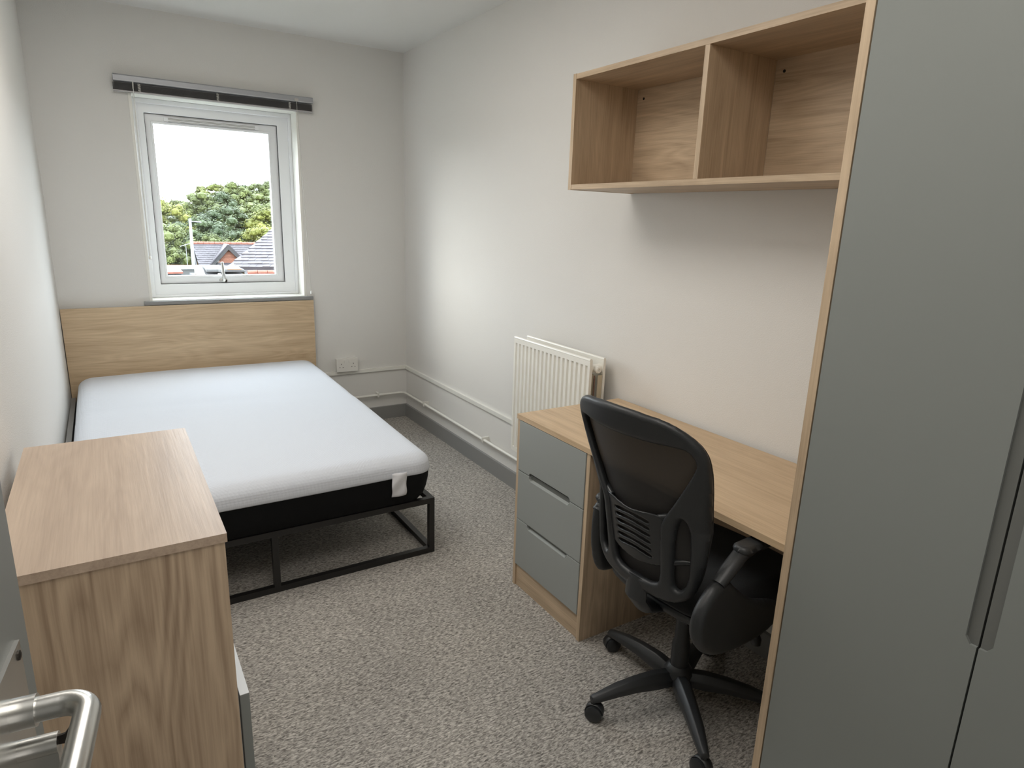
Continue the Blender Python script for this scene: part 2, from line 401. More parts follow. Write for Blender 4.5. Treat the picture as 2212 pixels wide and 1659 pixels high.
# reveal lining, outer frame, inner bead, sash, glazing bead, pane
ring('reveal_lining', WX0-.012, WX1+.012, WZ0-.0, WZ1+.012, WX0+.004, WX1-.004, WZ0+.004, WZ1-.004, -.003, .16, gloss_w, win, .002)
ring('window_frame', WX0+.004, WX1-.004, WZ0+.004, WZ1-.004, WX0+.030, WX1-.022, WZ0+.018, WZ1-.030, .128, .2, upvc, win)
fr = ring('inner_frame', WX0+.026, WX1-.020, WZ0+.016, WZ1-.026, -1.500, -.780, .977, 1.934, .140, .21, upvc, win)
sash = ring('sash', -1.500, -.780, .977, 1.934, -1.464, -.829, 1.022, 1.887, .158, .215, upvc, win, .004)
ring('glazing_bead', -1.470, -.823, 1.014, 1.893, -1.458, -.835, 1.026, 1.881, .150, .175, upvc, sash, .002)
box('pane', -1.462, -.831, .181, .189, 1.022, 1.887, glass_m, sash)
ring('gasket', -1.504, -.776, .973, 1.938, -1.497, -.783, .980, 1.931, .150, .157, mat('grey_gasket', lin(95, 96, 98), .7), win, 0)
box('trickle_vent', -1.40, -.89, .146, .160, 1.897, 1.921, upvc, sash, .003)
for dz in (.902-.0+.998, 1.909, 1.915): box('vent_slot', -1.38, -.91, .1445, .1465, dz-.0012, dz+.0012, mat('vent_shadow', lin(150, 148, 142), .7), sash)
h = bpy.data.objects.new('handle', None)
bm = bmesh.new(); lathe(bm, [(.004, -.012), (.022, -.010), (.024, -.004), (.024, 0)], (-1.152, .158, .995), 20, axis=1)
for v in bm.verts: v.co.z = .995+(v.co.z-.995)*.55
hb = fin(bm, 'handle', chrome, sash, smooth=True, label='satin steel window handle')
bm = bmesh.new(); tube(bm, [(-1.152, .158, .998), (-1.152, .118, .998), (-1.154, .112, 1.012), (-1.158, .112, 1.108)], [.010, .010, .010, .0085], 12); fin(bm, 'handle_lever', chrome, hb, smooth=True)
bm = bmesh.new(); lathe(bm, [(.002, -.016), (.008, -.014), (.0085, 0)], (-1.143, .130, .992), 12, axis=1); fin(bm, 'lock_barrel', dark_metal, hb, smooth=True)
# sill board: white top, grey nosing
sill = bpy.data.objects.new('trim_4', None); C.objects.link(sill); sill['kind'] = 'structure'; sill.location = (-1.13, 0, .877); ORG['trim_4'] = Vector(sill.location)
box('sill_board', WX0+.001, WX1-.001, 0.001, .14, .879, .899, gloss_w, sill, .001)
box('sill_nosing', -1.604, -.649, -.03, -.0005, .877, .897, mat('grey_sill_paint', lin(140, 142, 143), .4), sill, .004, label='grey painted front edge')

# venetian blind pulled up
bl = thing('venetian_blind', 'charcoal slatted blind drawn up tight above the window', 'blind', (-1.12, -.03, 2.056))
bm = bmesh.new(); prism(bm, [(-.002, 2.090), (-.045, 2.090), (-.052, 2.084), (-.052, 2.060), (-.047, 2.056), (-.002, 2.056)], 0, -1.637, -.606)
fin(bm, 'headrail', blind_h, bl, .001)
box('headrail_lip', -1.637, -.606, -.054, -.050, 2.058, 2.061, mat('headrail_lip', lin(196, 197, 199), .4), bl)
NS = 14; sl0 = None
for i in range(NS):
    z = 2.048-i*.0026
    if sl0 is None:
        bm = bmesh.new(); tube(bm, [(-1.640, -.0285, z), (-.607, -.0285, z)], .0007, 8, flat=1)
        for v in bm.verts: v.co.y = -.0285+(v.co.y+.0285)*18; 
        for v in bm.verts: v.co.z += .0016*(1-((v.co.y+.0285)/.0126)**2)
        sl0 = fin(bm, 'slat', blind_s, bl)
    else:
        s_ = sl0.copy(); C.objects.link(s_); s_.location.z -= i*.0026; s_.location.y += random.uniform(-.0012, .0012); s_.location.x += random.uniform(-.001, .001)
bm = bmesh.new(); bx(bm, -1.639, -.608, -.042, -.015, 2.006, 2.0125); fin(bm, 'bottom_rail', blind_s, bl, .002)
for x in (-1.520, -1.136, -.742):
    bm = bmesh.new()
    for k in range(10):
        z = 2.051-k*.0042; a = (-1)**k*.006
        tube(bm, [(x-a, -.0425, z), (x+a*.5, -.0452, z-.002), (x+a, -.0425, z-.0042)], .0017, 6)
    fin(bm, 'ladder_cord', cord_m, bl)
bm = bmesh.new(); tube(bm, [(-1.549, -.058, 2.056), (-1.550, -.062, 2.02)], .0035, 8); fin(bm, 'wand_hook', cord_m, bl, smooth=True)
bm = bmesh.new(); tube(bm, [(-1.549, -.062, 2.03), (-1.5515, -.066, 1.85), (-1.554, -.07, 1.15)], [.0017, .0032, .0032], 8)
wd = fin(bm, 'tilt_wand', clear_p, bl, smooth=True)
bm = bmesh.new(); lathe(bm, [(.002, -.012), (.006, -.01), (.006, .004), (.003, .008)], (-1.554, -.07, 1.15), 12); fin(bm, 'wand_tip', gloss_w, wd, smooth=True)
bm = bmesh.new(); tube(bm, [(-.704, -.052, 2.062), (-.692, -.046, 1.75), (-.676, -.042, 1.30), (-.664, -.036, .93)], .0013, 6); fin(bm, 'pull_cord', cord_m, bl, smooth=True)
bm = bmesh.new(); bx(bm, -.716, -.694, -.057, -.049, 2.058, 2.074); fin(bm, 'cord_lock', cord_m, bl, .002)
bm = bmesh.new(); lathe(bm, [(.003, -.012), (.006, -.010), (.005, .004), (.002, .010)], (-.663, -.036, .925), 12); fin(bm, 'cord_weight', clear_p, bl, smooth=True)

# double socket
so = thing('double_socket', 'white double plug socket on the window wall beside the headboard', 'socket', (-.443, 0, .382))
box('back_box', -.513, -.373, -.030, 0, .384, .468, socket_m, so, .002)
bm = bmesh.new(); bx(bm, -.516, -.370, -.040, -.030, .381, .471); plate = fin(bm, 'face_plate', socket_m, so, .003)
for cx in (-.484, -.402):
    box('switch', cx+(.026 if cx < -.45 else -.026)-.006, cx+(.026 if cx < -.45 else -.026)+.006, -.044, -.040, .440, .458, socket_m, plate, .001)
    for dx, dz, w_, h_ in ((0, .026, .004, .008), (-.011, .004, .0065, .004), (.011, .004, .0065, .004)):
        box('pin_slot', cx+dx-w_/2, cx+dx+w_/2, -.0406, -.0398, .408+dz-h_/2, .408+dz+h_/2, mat('slot_dark', lin(90, 84, 82), .8) if 'slot_dark' not in MATS else MATS['slot_dark'], plate)

# ------------------------------------------------------------------ radiator
ra = thing('radiator', 'white panel radiator with vertical flutes mounted low on right wall', 'radiator', (-.08, -1.94, .294))
def rad_panel(name, xf, xb, label=None):
    bm = bmesh.new(); y0, y1, z0, z1 = -2.230, -1.645, .294, .867
    bx(bm, xf+.009, xb, y0, y1, z0, z1)
    bx(bm, xf, xf+.009, y0, y1, .842, z1); bx(bm, xf, xf+.009, y0, y1, z0, .316)
    n = 18; p = (y1-y0-.012)/n
    for k in range(n+1):
        yc = y0+.006+p*k
        a, b = max(yc-p*.25, y0), min(yc+p*.25, y1)
        vs = bx(bm, xf, xf+.009, a, b, .316, .842)
        for v in vs:
            if abs(v.co.x-(xf+.009)) < 1e-6:
                if v.co.y > yc: v.co.y = min(b+.003, y1)
                else: v.co.y = max(a-.003, y0)
    return fin(bm, name, rad_m, ra, label=label)
rad_panel('front_panel', -.1275, -.1135); 
box('rear_panel', -.055, -.043, -2.230, -1.645, .294, .867, rad_m, ra, .004)
bm = bmesh.new()
for k in range(24):
    y = -2.205+k*.0225; bx(bm, -.114, -.086, y, y+.0015, .33, .80)
    bx(bm, -.086, -.0845, y, y+.0225, .33, .80)
fin(bm, 'convector_fins', rad_in, ra)
for xc in (-.121,): 
    bm = bmesh.new(); tube(bm, [(xc, -2.229, .866), (xc, -1.646, .866)], .0075, 8); fin(bm, 'top_seam', rad_m, ra, smooth=True)
bm = bmesh.new(); tube(bm, [(-.049, -2.229, .866), (-.049, -1.646, .866)], .0065, 8); fin(bm, 'rear_top_seam', rad_m, ra, smooth=True)
for z in (.335, .826):
    bm = bmesh.new(); tube(bm, [(-.118, -2.205, z), (-.053, -2.205, z)], .017, 16); fin(bm, 'header_tube', rad_m, ra, smooth=True)
bm = bmesh.new(); lathe(bm, [(.011, .030), (.013, .0), (.015, -.003), (.015, -.016), (.011, -.020), (.006, -.020), (.005, -.015)], (-.086, -2.222, .826), 18, axis=1); fin(bm, 'air_vent_plug', rad_m, ra, smooth=True)
bm = bmesh.new(); tube(bm, [(-.096, -2.224, .30), (-.096, -2.226, .80)], .003, 8); fin(bm, 'sensor_wire', mat('brown_wire', lin(120, 92, 78), .6), ra, smooth=True)
box('end_strip', -.080, -.057, -2.229, -2.226, .30, .80, rad_in, ra)
for y in (-1.76, -2.12): box('wall_bracket', -.046, 0, y-.015, y+.015, .38, .80, rad_in, ra)
bm = bmesh.new(); tube(bm, [(-.086, -1.66, .318), (-.086, -1.628, .318), (-.080, -1.620, .30), (-.036, -1.620, .196)], .0075, 10); fin(bm, 'feed_pipe', gloss_w, ra, smooth=True)
bm = bmesh.new(); lathe(bm, [(.009, -.02), (.015, -.016), (.016, .016), (.010, .02)], (-.086, -1.63, .330), 16); fin(bm, 'valve', gloss_w, ra, smooth=True)

# ------------------------------------------------------------------ bed
bed = thing('bed_frame', 'black tubular steel double bed frame with plain oak headboard', 'bed', (-1.345, -1.0, 0))
box('headboard', -2.003, -.655, -.050, -.032, .24, .874, WBED, bed, .0015, label='light oak headboard panel')
for x in (-1.9, -1.345, -.78): box('headboard_strut', x-.02, x+.02, -.032, -.016, .0, .80, steel_black, bed)
s = .024; XL, XR, YH, YT, ZT = -1.985, -.692, -.075, -1.909, .2557
def rail(name, p0, p1):
    bm = bmesh.new(); sq_tube(bm, p0, p1, s); return fin(bm, name, steel_black, bed, .0025)
for z, nm in ((s/2, 'bottom_rail'), (ZT-s/2, 'top_rail')):
    for y in (YT, YH): rail(nm, (XL-s/2, y, z), (XR+s/2, y, z))
    for x in (XL, XR): rail(nm, (x, YT+s/2, z), (x, YH-s/2, z))
for x in (XL, (XL+XR)/2, XR):
    for y in (YT, YH): rail('leg', (x, y, s), (x, y, ZT-s))
for x in (XL, XR): rail('leg', (x, -1.0, s), (x, -1.0, ZT-s))
rail('centre_rail', ((XL+XR)/2, YT+s/2, ZT-s/2), ((XL+XR)/2, YH-s/2, ZT-s/2))
sl0 = None
for i in range(14):
    y = -1.80+i*.13
    if sl0 is None: sl0 = box('slat', XL+s/2, XR-s/2, y-.018, y+.018, ZT-.012, ZT, steel_black, bed)
    else: q = sl0.copy(); C.objects.link(q); q.location.y += .13*i

MX0, MX1, MY0, MY1 = -1.965, -.692, -1.950, -.062
ma = thing('mattress', 'white knitted double mattress with black sides on the steel bed', 'mattress', ((MX0+MX1)/2, -1.0, .256))
def mtop(x, y, edge=True):
    t = (y-MY0)/(MY1-MY0)
    z = .462+.042*min(1, max(0, t))**.7 + .006*math.sin((x-MX0)/(MX1-MX0)*PI)
    z += .0035*noise.noise(Vector((x*2.2, y*2.2, 0)))
    yc = -.86+.05*math.sin(x*2.3); z -= .006*math.exp(-((y-yc)/.055)**2)*(.5+.5*math.sin(x*3+2.2)**2)
    return z
def dense_rr(ins, r):
    """rounded rectangle inset by ins, always the same number of points"""
    x0, x1, y0, y1 = MX0+ins, MX1-ins, MY0+ins, MY1-ins; r = max(r-ins, .012); c = []
    nx_, ny_, na = 40, 60, 10
    def seg(a, b, n): return [(a[0]+(b[0]-a[0])*i/n, a[1]+(b[1]-a[1])*i/n) for i in range(n)]
    def arc_(cx, cy, a0): return [(cx+r*math.cos(a0+PI/2*i/na), cy+r*math.sin(a0+PI/2*i/na)) for i in range(na)]
    c += seg((x0+r, y0), (x1-r, y0), nx_)+arc_(x1-r, y0+r, -PI/2)+seg((x1, y0+r), (x1, y1-r), ny_)+arc_(x1-r, y1-r, 0)
    c += seg((x1-r, y1), (x0+r, y1), nx_)+arc_(x0+r, y1-r, PI/2)+seg((x0, y1-r), (x0, y0+r), ny_)+arc_(x0+r, y0+r, PI)
    return c
bm = bmesh.new(); R = .070; rgs = []
for ins in (0, .0015, .004, .008, .013, .020, .029, .040, .054, .070, .10, .15, .21, .28, .35, .42, .49, .55, .60):
    rgs.append([bm.verts.new((x, y, mtop(x, y)-R*.70+rnd(ins, R, R*.70))) for x, y in dense_rr(ins, .08)])
for i in range(len(rgs)-1):
    n = len(rgs[0])
    for k in range(n): bm.faces.new((rgs[i][k], rgs[i][(k+1) % n], rgs[i+1][(k+1) % n], rgs[i+1][k]))
capf = bm.faces.new(rgs[-1]); bmesh.ops.triangulate(bm, faces=[capf])
bmesh.ops.recalc_face_normals(bm, faces=bm.faces[:])
if sum(f.normal.z for f in bm.faces) < 0: bmesh.ops.reverse_faces(bm, faces=bm.faces[:])
# hang the white band down from the rim
rim = [e for e in bm.edges if len(e.link_faces) == 1]
cx_, cy_ = (MX0+MX1)/2, (MY0+MY1)/2
def drop(edges, levels, bm):
    cur = edges
    for frac, outw in levels:
        res = bmesh.ops.extrude_edge_only(bm, edges=cur); vs = [g for g in res['geom'] if isinstance(g, bmesh.types.BMVert)]; cur = [g for g in res['geom'] if isinstance(g, bmesh.types.BMEdge) and len(g.link_faces) == 1]
        for v in vs:
            t = (v.co.y-MY0)/(MY1-MY0); zt = .388+.012*t+.003*noise.noise(Vector((v.co.x*3, v.co.y*3, 1)))
            z0 = mtop(v.co.x, v.co.y)-R*.70
            v.co.z = z0+(zt-z0)*frac
            dx = 1 if v.co.x > cx_ else -1; dy = 1 if v.co.y > cy_ else -1
            ex = abs(v.co.x-(MX1 if dx > 0 else MX0)); ey = abs(v.co.y-(MY1 if dy > 0 else MY0))
            n_ = Vector((dx*max(0, 1-ex/.075), dy*max(0, 1-ey/.075), 0))
            if n_.length > 1e-4: v.co += n_.normalized()*outw
    return cur
last = drop(rim, [(.4, .0022), (.8, .001), (1.0, -.0015), (1.0, -.006)], bm)
fin(bm, 'mattress_cover', knit_m, ma, smooth='all')
# black side band
bm = bmesh.new(); N_ = 140; prof = [(.400, -.006), (.388, -.002), (.355, -.004), (.315, -.010), (.28, -.020), (.2575, -.034)]
o2 = spline(rrect(MX0, MX1, MY0, MY1, .075, 4), 1)
per = rrect(MX0, MX1, MY0, MY1, .075, 8); dense = []
for i in range(len(per)):
    a, b = Vector(per[i]), Vector(per[(i+1) % len(per)]); k = max(1, int((b-a).length/.03))
    for j in range(k): dense.append(a+(b-a)*j/k)
rings = []
for z, o_ in prof:
    ringv = []
    for i, p in enumerate(dense):
        t = (p.y-MY0)/(MY1-MY0)
        q = Vector((cx_+(p.x-cx_)*(1+o_/abs(MX1-cx_)), cy_+(p.y-cy_)*(1+o_/abs(MY1-cy_))))
        bul = .004*noise.noise(Vector((p.x*6, p.y*6, z*10)))*(1 if .262 < z < .38 else 0)
        ringv.append(bm.verts.new((q.x+bul, q.y+bul, z+(.010*t if z > .3 else 0))))
    rings.append(ringv)
for i in range(len(rings)-1):
    for k in range(len(dense)): bm.faces.new((rings[i][k], rings[i+1][k], rings[i+1][(k+1) % len(dense)], rings[i][(k+1) % len(dense)]))
bm.faces.new(rings[-1][::-1]); bm.faces.new(rings[0]); bmesh.ops.recalc_face_normals(bm, faces=bm.faces[:])
fin(bm, 'side_band', black_fab, ma, smooth=True, label='black fabric side band')
bm = bmesh.new(); g = []
for j in range(11):
    t = j/10; g.append([bm.verts.new((-.884+.062*i/6-.003*t+.002*math.sin(t*9+i), -1.9555+.0035*math.sin(t*8+i*.9)-.004*t*(1-t)*4, .412-.1*t)) for i in range(7)])
for j in range(10):
    for i in range(6): bm.faces.new((g[j][i], g[j][i+1], g[j+1][i+1], g[j+1][i]))
lb = fin(bm, 'care_label', white_lbl, ma, smooth='all', label='white cloth care label'); sm = lb.modifiers.new('t', 'SOLIDIFY'); sm.thickness = .0012

# ------------------------------------------------------------------ desk with drawer pedestal
DX, DY0, DY1, DZ, PY = -.516, -2.2953, -3.4885, .7109, -2.7314
dk = thing('desk', 'oak desk with grey drawer pedestal between wardrobe and radiator', 'desk', (-.27, -2.9, 0))
box('desktop', DX, -.018, DY1, DY0, DZ-.018, DZ, WDESK, dk, .0012)
def side_panel(name, y0, y1, x0, x1, z0, z1, m, parent):
    return box(name, x0, x1, y0, y1, z0, z1, m, parent, .001)
side_panel('side_panel', DY0-.001, DY0-.017, DX+.004, -.02, 0, DZ-.0185, WZ, dk)
side_panel('side_panel', PY, PY+.017, DX+.004, -.02, 0, DZ-.0185, WARCH, dk)
box('back_panel', -.026, -.020, PY+.018, DY0-.018, .05, DZ-.02, WZ, dk)
box('plinth', DX+.010, DX+.026, PY+.018, DY0-.018, 0, .094, WY, dk)
box('modesty_panel', -.060, -.044, DY1+.002, PY-.001, .30, DZ-.0185, WY, dk)
box('pedestal_floor', DX+.028, -.028, PY+.018, DY0-.018, .080, .094, WY, dk)
def drawer_front(name, x, ya, yb, z0, z1, notch_top, notch_bot, m, parent, dirx=-1, nd=.017, th=.018):
    """front lying in the plane x, finger-pull notches cut in the top and/or bottom edge"""
    n0, n1 = ya+(yb-ya)*.185, ya+(yb-ya)*.815; r_ = .009
    poly = [(ya, z0)]
    if notch_bot:
        h_ = .011; poly += [(n0, z0), (n0+.001, z0+h_*.6), (n0+r_, z0+h_), (n1-r_, z0+h_), (n1-.001, z0+h_*.6), (n1, z0)]
    poly += [(yb, z0), (yb, z1)]
    if notch_top: poly += [(n1, z1), (n1-.001, z1-nd*.6), (n1-r_, z1-nd), (n0+r_, z1-nd), (n0+.001, z1-nd*.6), (n0, z1)]
    poly += [(ya, z1)]
    bm = bmesh.new(); prism(bm, poly, 0, x, x-dirx*th)
    o = fin(bm, name, m, parent)
    q = o.modifiers.new('chamfer', 'BEVEL'); q.width = .0016; q.segments = 2; q.limit_method = 'ANGLE'; q.angle_limit = .6
    return o
for i, (z0, z1, nt_, nb_) in enumerate(((.4935, .6905, 0, 1), (.2945, .4905, 1, 0), (.0965, .2915, 1, 0))):
    d_ = drawer_front('drawer', DX+.001, PY+.0185, DY0-.0185, z0, z1, nt_, nb_, grey_desk, dk)
    if nt_:
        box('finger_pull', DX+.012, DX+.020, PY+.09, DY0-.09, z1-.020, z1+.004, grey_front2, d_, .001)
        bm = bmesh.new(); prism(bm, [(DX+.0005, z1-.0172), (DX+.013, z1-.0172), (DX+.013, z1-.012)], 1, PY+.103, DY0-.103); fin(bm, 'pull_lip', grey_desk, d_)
    box('drawer_box', DX+.024, -.09, PY+.03, DY0-.03, z0+.02, z1-.045, mat('white_drawer_box', lin(225, 226, 226), .4) if 'white_drawer_box' not in MATS else MATS['white_drawer_box'], d_)

# ------------------------------------------------------------------ open wall shelf
SX, SY0, SY1, SB, ST, SM_ = -.305, -2.2575, -3.4895, 1.5299, 1.9177, -2.866
WS1, WS2 = wood('oak_foil_shelf_back', 1, 8, arch=.18), wood('oak_foil_shelf_sides', 2, 9)
sh = thing('wall_shelf', 'open oak wall shelf of two cubbyholes above the desk', 'shelf', (-.15, -2.87, SB))
box('top_panel', SX, 0-.001, SY1, SY0-.0172, ST-.017, ST, WY, sh, .001)
box('bottom_panel', SX, -.001, SY1, SY0-.0172, SB, SB+.017, WY, sh, .001)
box('side_panel', SX-.001, -.001, SY0-.017, SY0, SB-.001, ST+.001, WS2, sh, .001)
box('side_panel', SX+.001, -.001, SY1, SY1+.017, SB+.0172, ST-.0172, WS2, sh, .001)
box('divider', SX+.001, -.016, SM_-.0085, SM_+.0085, SB+.0172, ST-.0172, WS2, sh, .001)
box('back_panel', -.0155, -.002, SY1+.0172, SM_-.0087, SB+.0172, ST-.0172, WS1, sh)
box('back_panel', -.0155, -.002, SM_+.0087, SY0-.0172, SB+.0172, ST-.0172, WS1, sh)
for y in (-2.309, -2.905):
    bm = bmesh.new(); lathe(bm, [(.0045, 0), (.0045, .0015)], (-.0175, y, 1.866), 12, axis=0); fin(bm, 'fixing_hole', dark_hole, sh)

# ------------------------------------------------------------------ wardrobe
PX = -.589; WH = 2.12
wr = thing('wardrobe', 'tall wardrobe with matt grey doors and oak sides beside the desk', 'wardrobe', (-.3, -3.87, 0))
box('side_panel', PX, -.001, -3.5094, -3.4914, 0, WH, wood('oak_foil_wardrobe', 2, 11), wr, .001)
box('side_panel', PX, -.001, -4.242, -4.224, 0, WH, WZ, wr, .001)
box('top_panel', PX+.02, -.002, -4.2235, -3.5098, WH-.018, WH, WX, wr)
box('back_panel', -.012, -.002, -4.2235, -3.5098, 0, WH-.02, WX, wr)
box('carcass_floor', PX+.022, -.014, -4.2235, -3.5098, .06, .078, WX, wr)
box('plinth', PX+.03, PX+.046, -4.2235, -3.5098, 0, .058, WY, wr)
box('centre_partition', PX+.024, -.014, -3.876, -3.860, .08, WH-.02, WX, wr)
RZ0, RZ1, RD = .737, 1.36, .019
for ya, yb, side in ((-3.8655, -3.5125, -1), (-4.2225, -3.8690, 1)):
    # finger recess cut in the meeting edge
    e_ = ya if side < 0 else yb; g_ = 1 if side < 0 else -1
    poly = [(e_, .062), (e_, RZ0), (e_+g_*RD*.55, RZ0), (e_+g_*RD, RZ0+.012), (e_+g_*RD, RZ1-.012), (e_+g_*RD*.55, RZ1), (e_, RZ1), (e_, WH-.003)]
    o_ = yb if side < 0 else ya
    poly += [(o_, WH-.003), (o_, .062)]
    bm = bmesh.new(); prism(bm, poly, 0, PX+.0005, PX+.0065); bmesh.ops.triangulate(bm, faces=[f for f in bm.faces if len(f.verts) > 4])
    dd = fin(bm, 'door', grey_front, wr)
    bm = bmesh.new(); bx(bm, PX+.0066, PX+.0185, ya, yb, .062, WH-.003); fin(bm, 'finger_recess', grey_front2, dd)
box('gap_strip', PX+.0188, PX+.0215, -4.22, -3.5125, .08, WH-.03, dark_hole, wr)

# ------------------------------------------------------------------ chest of drawers
CX0, CX1, CY0, CY1, CZ = -1.984, -1.6414, -3.0902, -2.4189, .8561
ch = thing('chest_of_drawers', 'oak chest of drawers at the foot of the bed, one drawer ajar', 'chest', (-1.81, -2.75, 0))
box('top_panel', CX0, CX1, CY0, CY1, CZ-.017, CZ, wood('oak_foil_chest_top', 1, 14, light_=lin(196, 176, 156), dark_=lin(164, 144, 126)), ch, .0012)
box('side_panel', CX0+.003, CX1-.004, CY0+.003, CY0+.021, 0, CZ-.0175, wood('oak_foil_chest_side', 2, 5, arch=.30, light_=lin(198, 176, 150), dark_=lin(146, 124, 102)), ch, .001)
box('side_panel', CX0+.003, CX1-.004, CY1-.021, CY1-.003, 0, CZ-.0175, WZ, ch, .001)
box('back_panel', CX0+.004, CX0+.010, CY0+.0215, CY1-.0215, 0, CZ-.018, WY, ch)
box('plinth', CX1-.022, CX1-.006, CY0+.0215, CY1-.0215, 0, .095, WY, ch)
zz = [.0965, .275, .4975, .665, .8355]
wdb = MATS['white_drawer_box']
for i in range(4):
    out_ = .024 if i == 1 else 0
    x = CX1-.004-.001+out_+(.0 if i != 1 else 0)
    d_ = drawer_front('drawer', x, CY0+.0225, CY1-.0225, zz[i]+.0015, zz[i+1]-.0015, i < 3, 0, grey_front, ch, dirx=1)
    if i == 1:
        bm = bmesh.new(); x0, x1 = x-.30, x-.0185; y0, y1 = CY0+.035, CY1-.035; z0, z1 = zz[i]+.02, zz[i+1]-.012
        for q in ((x0, x1, y0, y0+.012, z0, z1), (x0, x1, y1-.012, y1, z0, z1), (x0, x0+.012, y0+.0122, y1-.0122, z0, z1), (x0+.0122, x1, y0+.0122, y1-.0122, z0, z0+.006)): bx(bm, *q)
        fin(bm, 'drawer_box', wdb, d_)
        box('front_glint', x-.0175, x-.0005, CY0+.0225, CY1-.0225, zz[i+1]-.0013, zz[i+1]-.0003, wdb, d_, label='painted window glint on upper edge of the open drawer')  # white strip paints the window light reflected on the drawer's top edge
    else: box('drawer_box', x-.30, x-.0185, CY0+.035, CY1-.035, zz[i]+.02, zz[i+1]-.02, wdb, d_)

# ------------------------------------------------------------------ office chair
ca = math.radians(3.6)
oc = thing('office_chair', 'black mesh-backed swivel office chair tucked under the desk', 'chair', (-.42, -3.10, 0), ca, world=False)
UY = -.037
def cw(h): return float(np.interp(h, [.5, .6, .72, .85, 1.0], [.8, 1.65, 2.45, 1.85, 1.35]))
def bsurf(s, h, off=0):
    return (-.245-.255*(h-.45)+cw(h)*s*s+off, s+UY, h)
half = [(0, 1.010), (.08, 1.006), (.130, .998), (.172, .976), (.197, .945), (.204, .905), (.201, .85), (.193, .79), (.186, .73), (.181, .665), (.175, .60), (.160, .545), (.12, .508), (.06, .495), (0, .492)]
outer = spline(half+[(-a, b) for a, b in half[::-1][1:-1]], 5)
hi_ = [(0, .938), (.1, .938), (.148, .938), (.171, .930), (.180, .908), (.173, .882), (.135, .808), (.094, .735), (.086, .705), (.082, .63), (.077, .565), (.060, .540), (0, .533)]
inner = spline(hi_+[(-a, b) for a, b in hi_[::-1][1:-1]], 5)
sr = [(.137, .748), (.147, .714), (.150, .652), (.146, .579), (.130, .549), (.113, .561), (.114, .653), (.121, .713)]
slots = [spline([(k*a, b) for a, b in sr], 5) for k in (1, -1)]
def ffr(s, h, d, sd):
    t = rnd(d, .014, .013); return bsurf(s, h, -sd*t-.0)
bm = sheet(outer, [inner]+slots, .0052, ffr); bmesh.ops.recalc_face_normals(bm, faces=bm.faces[:])
bf = fin(bm, 'back_frame', plast_b, oc, smooth='all', world=False)
def offs(poly, k):
    c_ = np.mean(np.array(poly), 0); return [tuple(c_+(np.array(p)-c_)*k) for p in poly]
bm = sheet(spline([(a*.985, .75+(b-.75)*.98) for a, b in half+[(-a, b) for a, b in half[::-1][1:-1]]], 3), [], .012, lambda s, h, d, sd: bsurf(s, h, .012), two=False)
fin(bm, 'mesh_back', mesh_m, oc, smooth='all', world=False, label='woven black mesh backrest')
# lumbar support with slots
lo_ = spline([(-.088, .742), (0, .735), (.088, .742), (.094, .70), (.088, .640), (.094, .604), (0, .582), (-.094, .604), (-.088, .640), (-.094, .70)], 5)
lh = [spline([(-.055, z+.0), (-.03, z+.006), (0, z+.008), (.03, z+.006), (.055, z), (.052, z-.006), (0, z+.001), (-.052, z-.006)], 4) for z in (.618, .638, .658, .678, .698, .716)]
bm = sheet(lo_, lh, .0036, lambda s, h, d, sd: bsurf(s, h, -.001-sd*rnd(d, .004, .003))); bmesh.ops.recalc_face_normals(bm, faces=bm.faces[:])
lum = fin(bm, 'lumbar_support', plast_b2, oc, smooth='all', world=False)
for k in (-1, 1):
    for z0, z1 in ((.735, .752), (.605, .622)):
        bm = bmesh.new(); tube(bm, [bsurf(k*a, z0+(z1-z0)*t, .004+(.012 if a > .12 else 0)) for a, t in ((.078, 0), (.100, .5), (.128, 1), (.152, 1.2))], [.007, .008, .008, .007], 10, flat=1); fin(bm, 'lumbar_arm', plast_b2, lum, smooth=True, world=False)
# bracket from back to mechanism
bm = bmesh.new(); tube(bm, [(-.262, UY, .53), (-.265, UY, .47), (-.235, UY, .43), (-.16, UY, .405), (-.02, UY*.5, .385)], [.033, .036, .034, .032, .030], 14, flat=.45); fin(bm, 'back_bracket', plast_b, oc, smooth=True, world=False)
# seat
so_ = spline([(-.205, .0), (-.195, .12), (-.165, .185), (-.08, .215), (.08, .232), (.2, .222), (.245, .16), (.26, 0), (.245, -.16), (.2, -.222), (.08, -.232), (-.08, -.215), (-.165, -.185), (-.195, -.12)], 5)
bm = sheet(so_, [], .014, lambda a, b, d, sd: (a, b+UY*.7, (.452+(rnd(d, .05, .045)+.008*math.cos(a*6)) if sd > 0 else .452-rnd(d, .02, .012)))); bmesh.ops.recalc_face_normals(bm, faces=bm.faces[:])
fin(bm, 'seat_cushion', seat_fab, oc, smooth='all', world=False)
bm = sheet([(a*.985, b*.985) for a, b in so_], [], .014, lambda a, b, d, sd: (a, b+UY*.7, (.442 if sd > 0 else .442-rnd(d, .09, .055)))); bmesh.ops.recalc_face_normals(bm, faces=bm.faces[:])
fin(bm, 'seat_shell', plast_b, oc, smooth='all', world=False)
bm = bmesh.new(); bx(bm, -.10, .12, -.085, .055, .345, .40); fin(bm, 'tilt_mechanism', plast_b, oc, .012, world=False)
bm = bmesh.new(); lathe(bm, [(.018, .06), (.026, .065), (.027, .20), (.022, .215), (.022, .33), (.028, .345)], (0, 0, 0), 20); fin(bm, 'gas_column', plast_b, oc, smooth=True, world=False)
bm = bmesh.new(); tube(bm, [(.0, -.07, .375), (.0, -.19, .372), (.0, -.235, .352)], [.005, .005, .005], 8); lv = fin(bm, 'height_lever', chrome, oc, smooth=True, world=False)
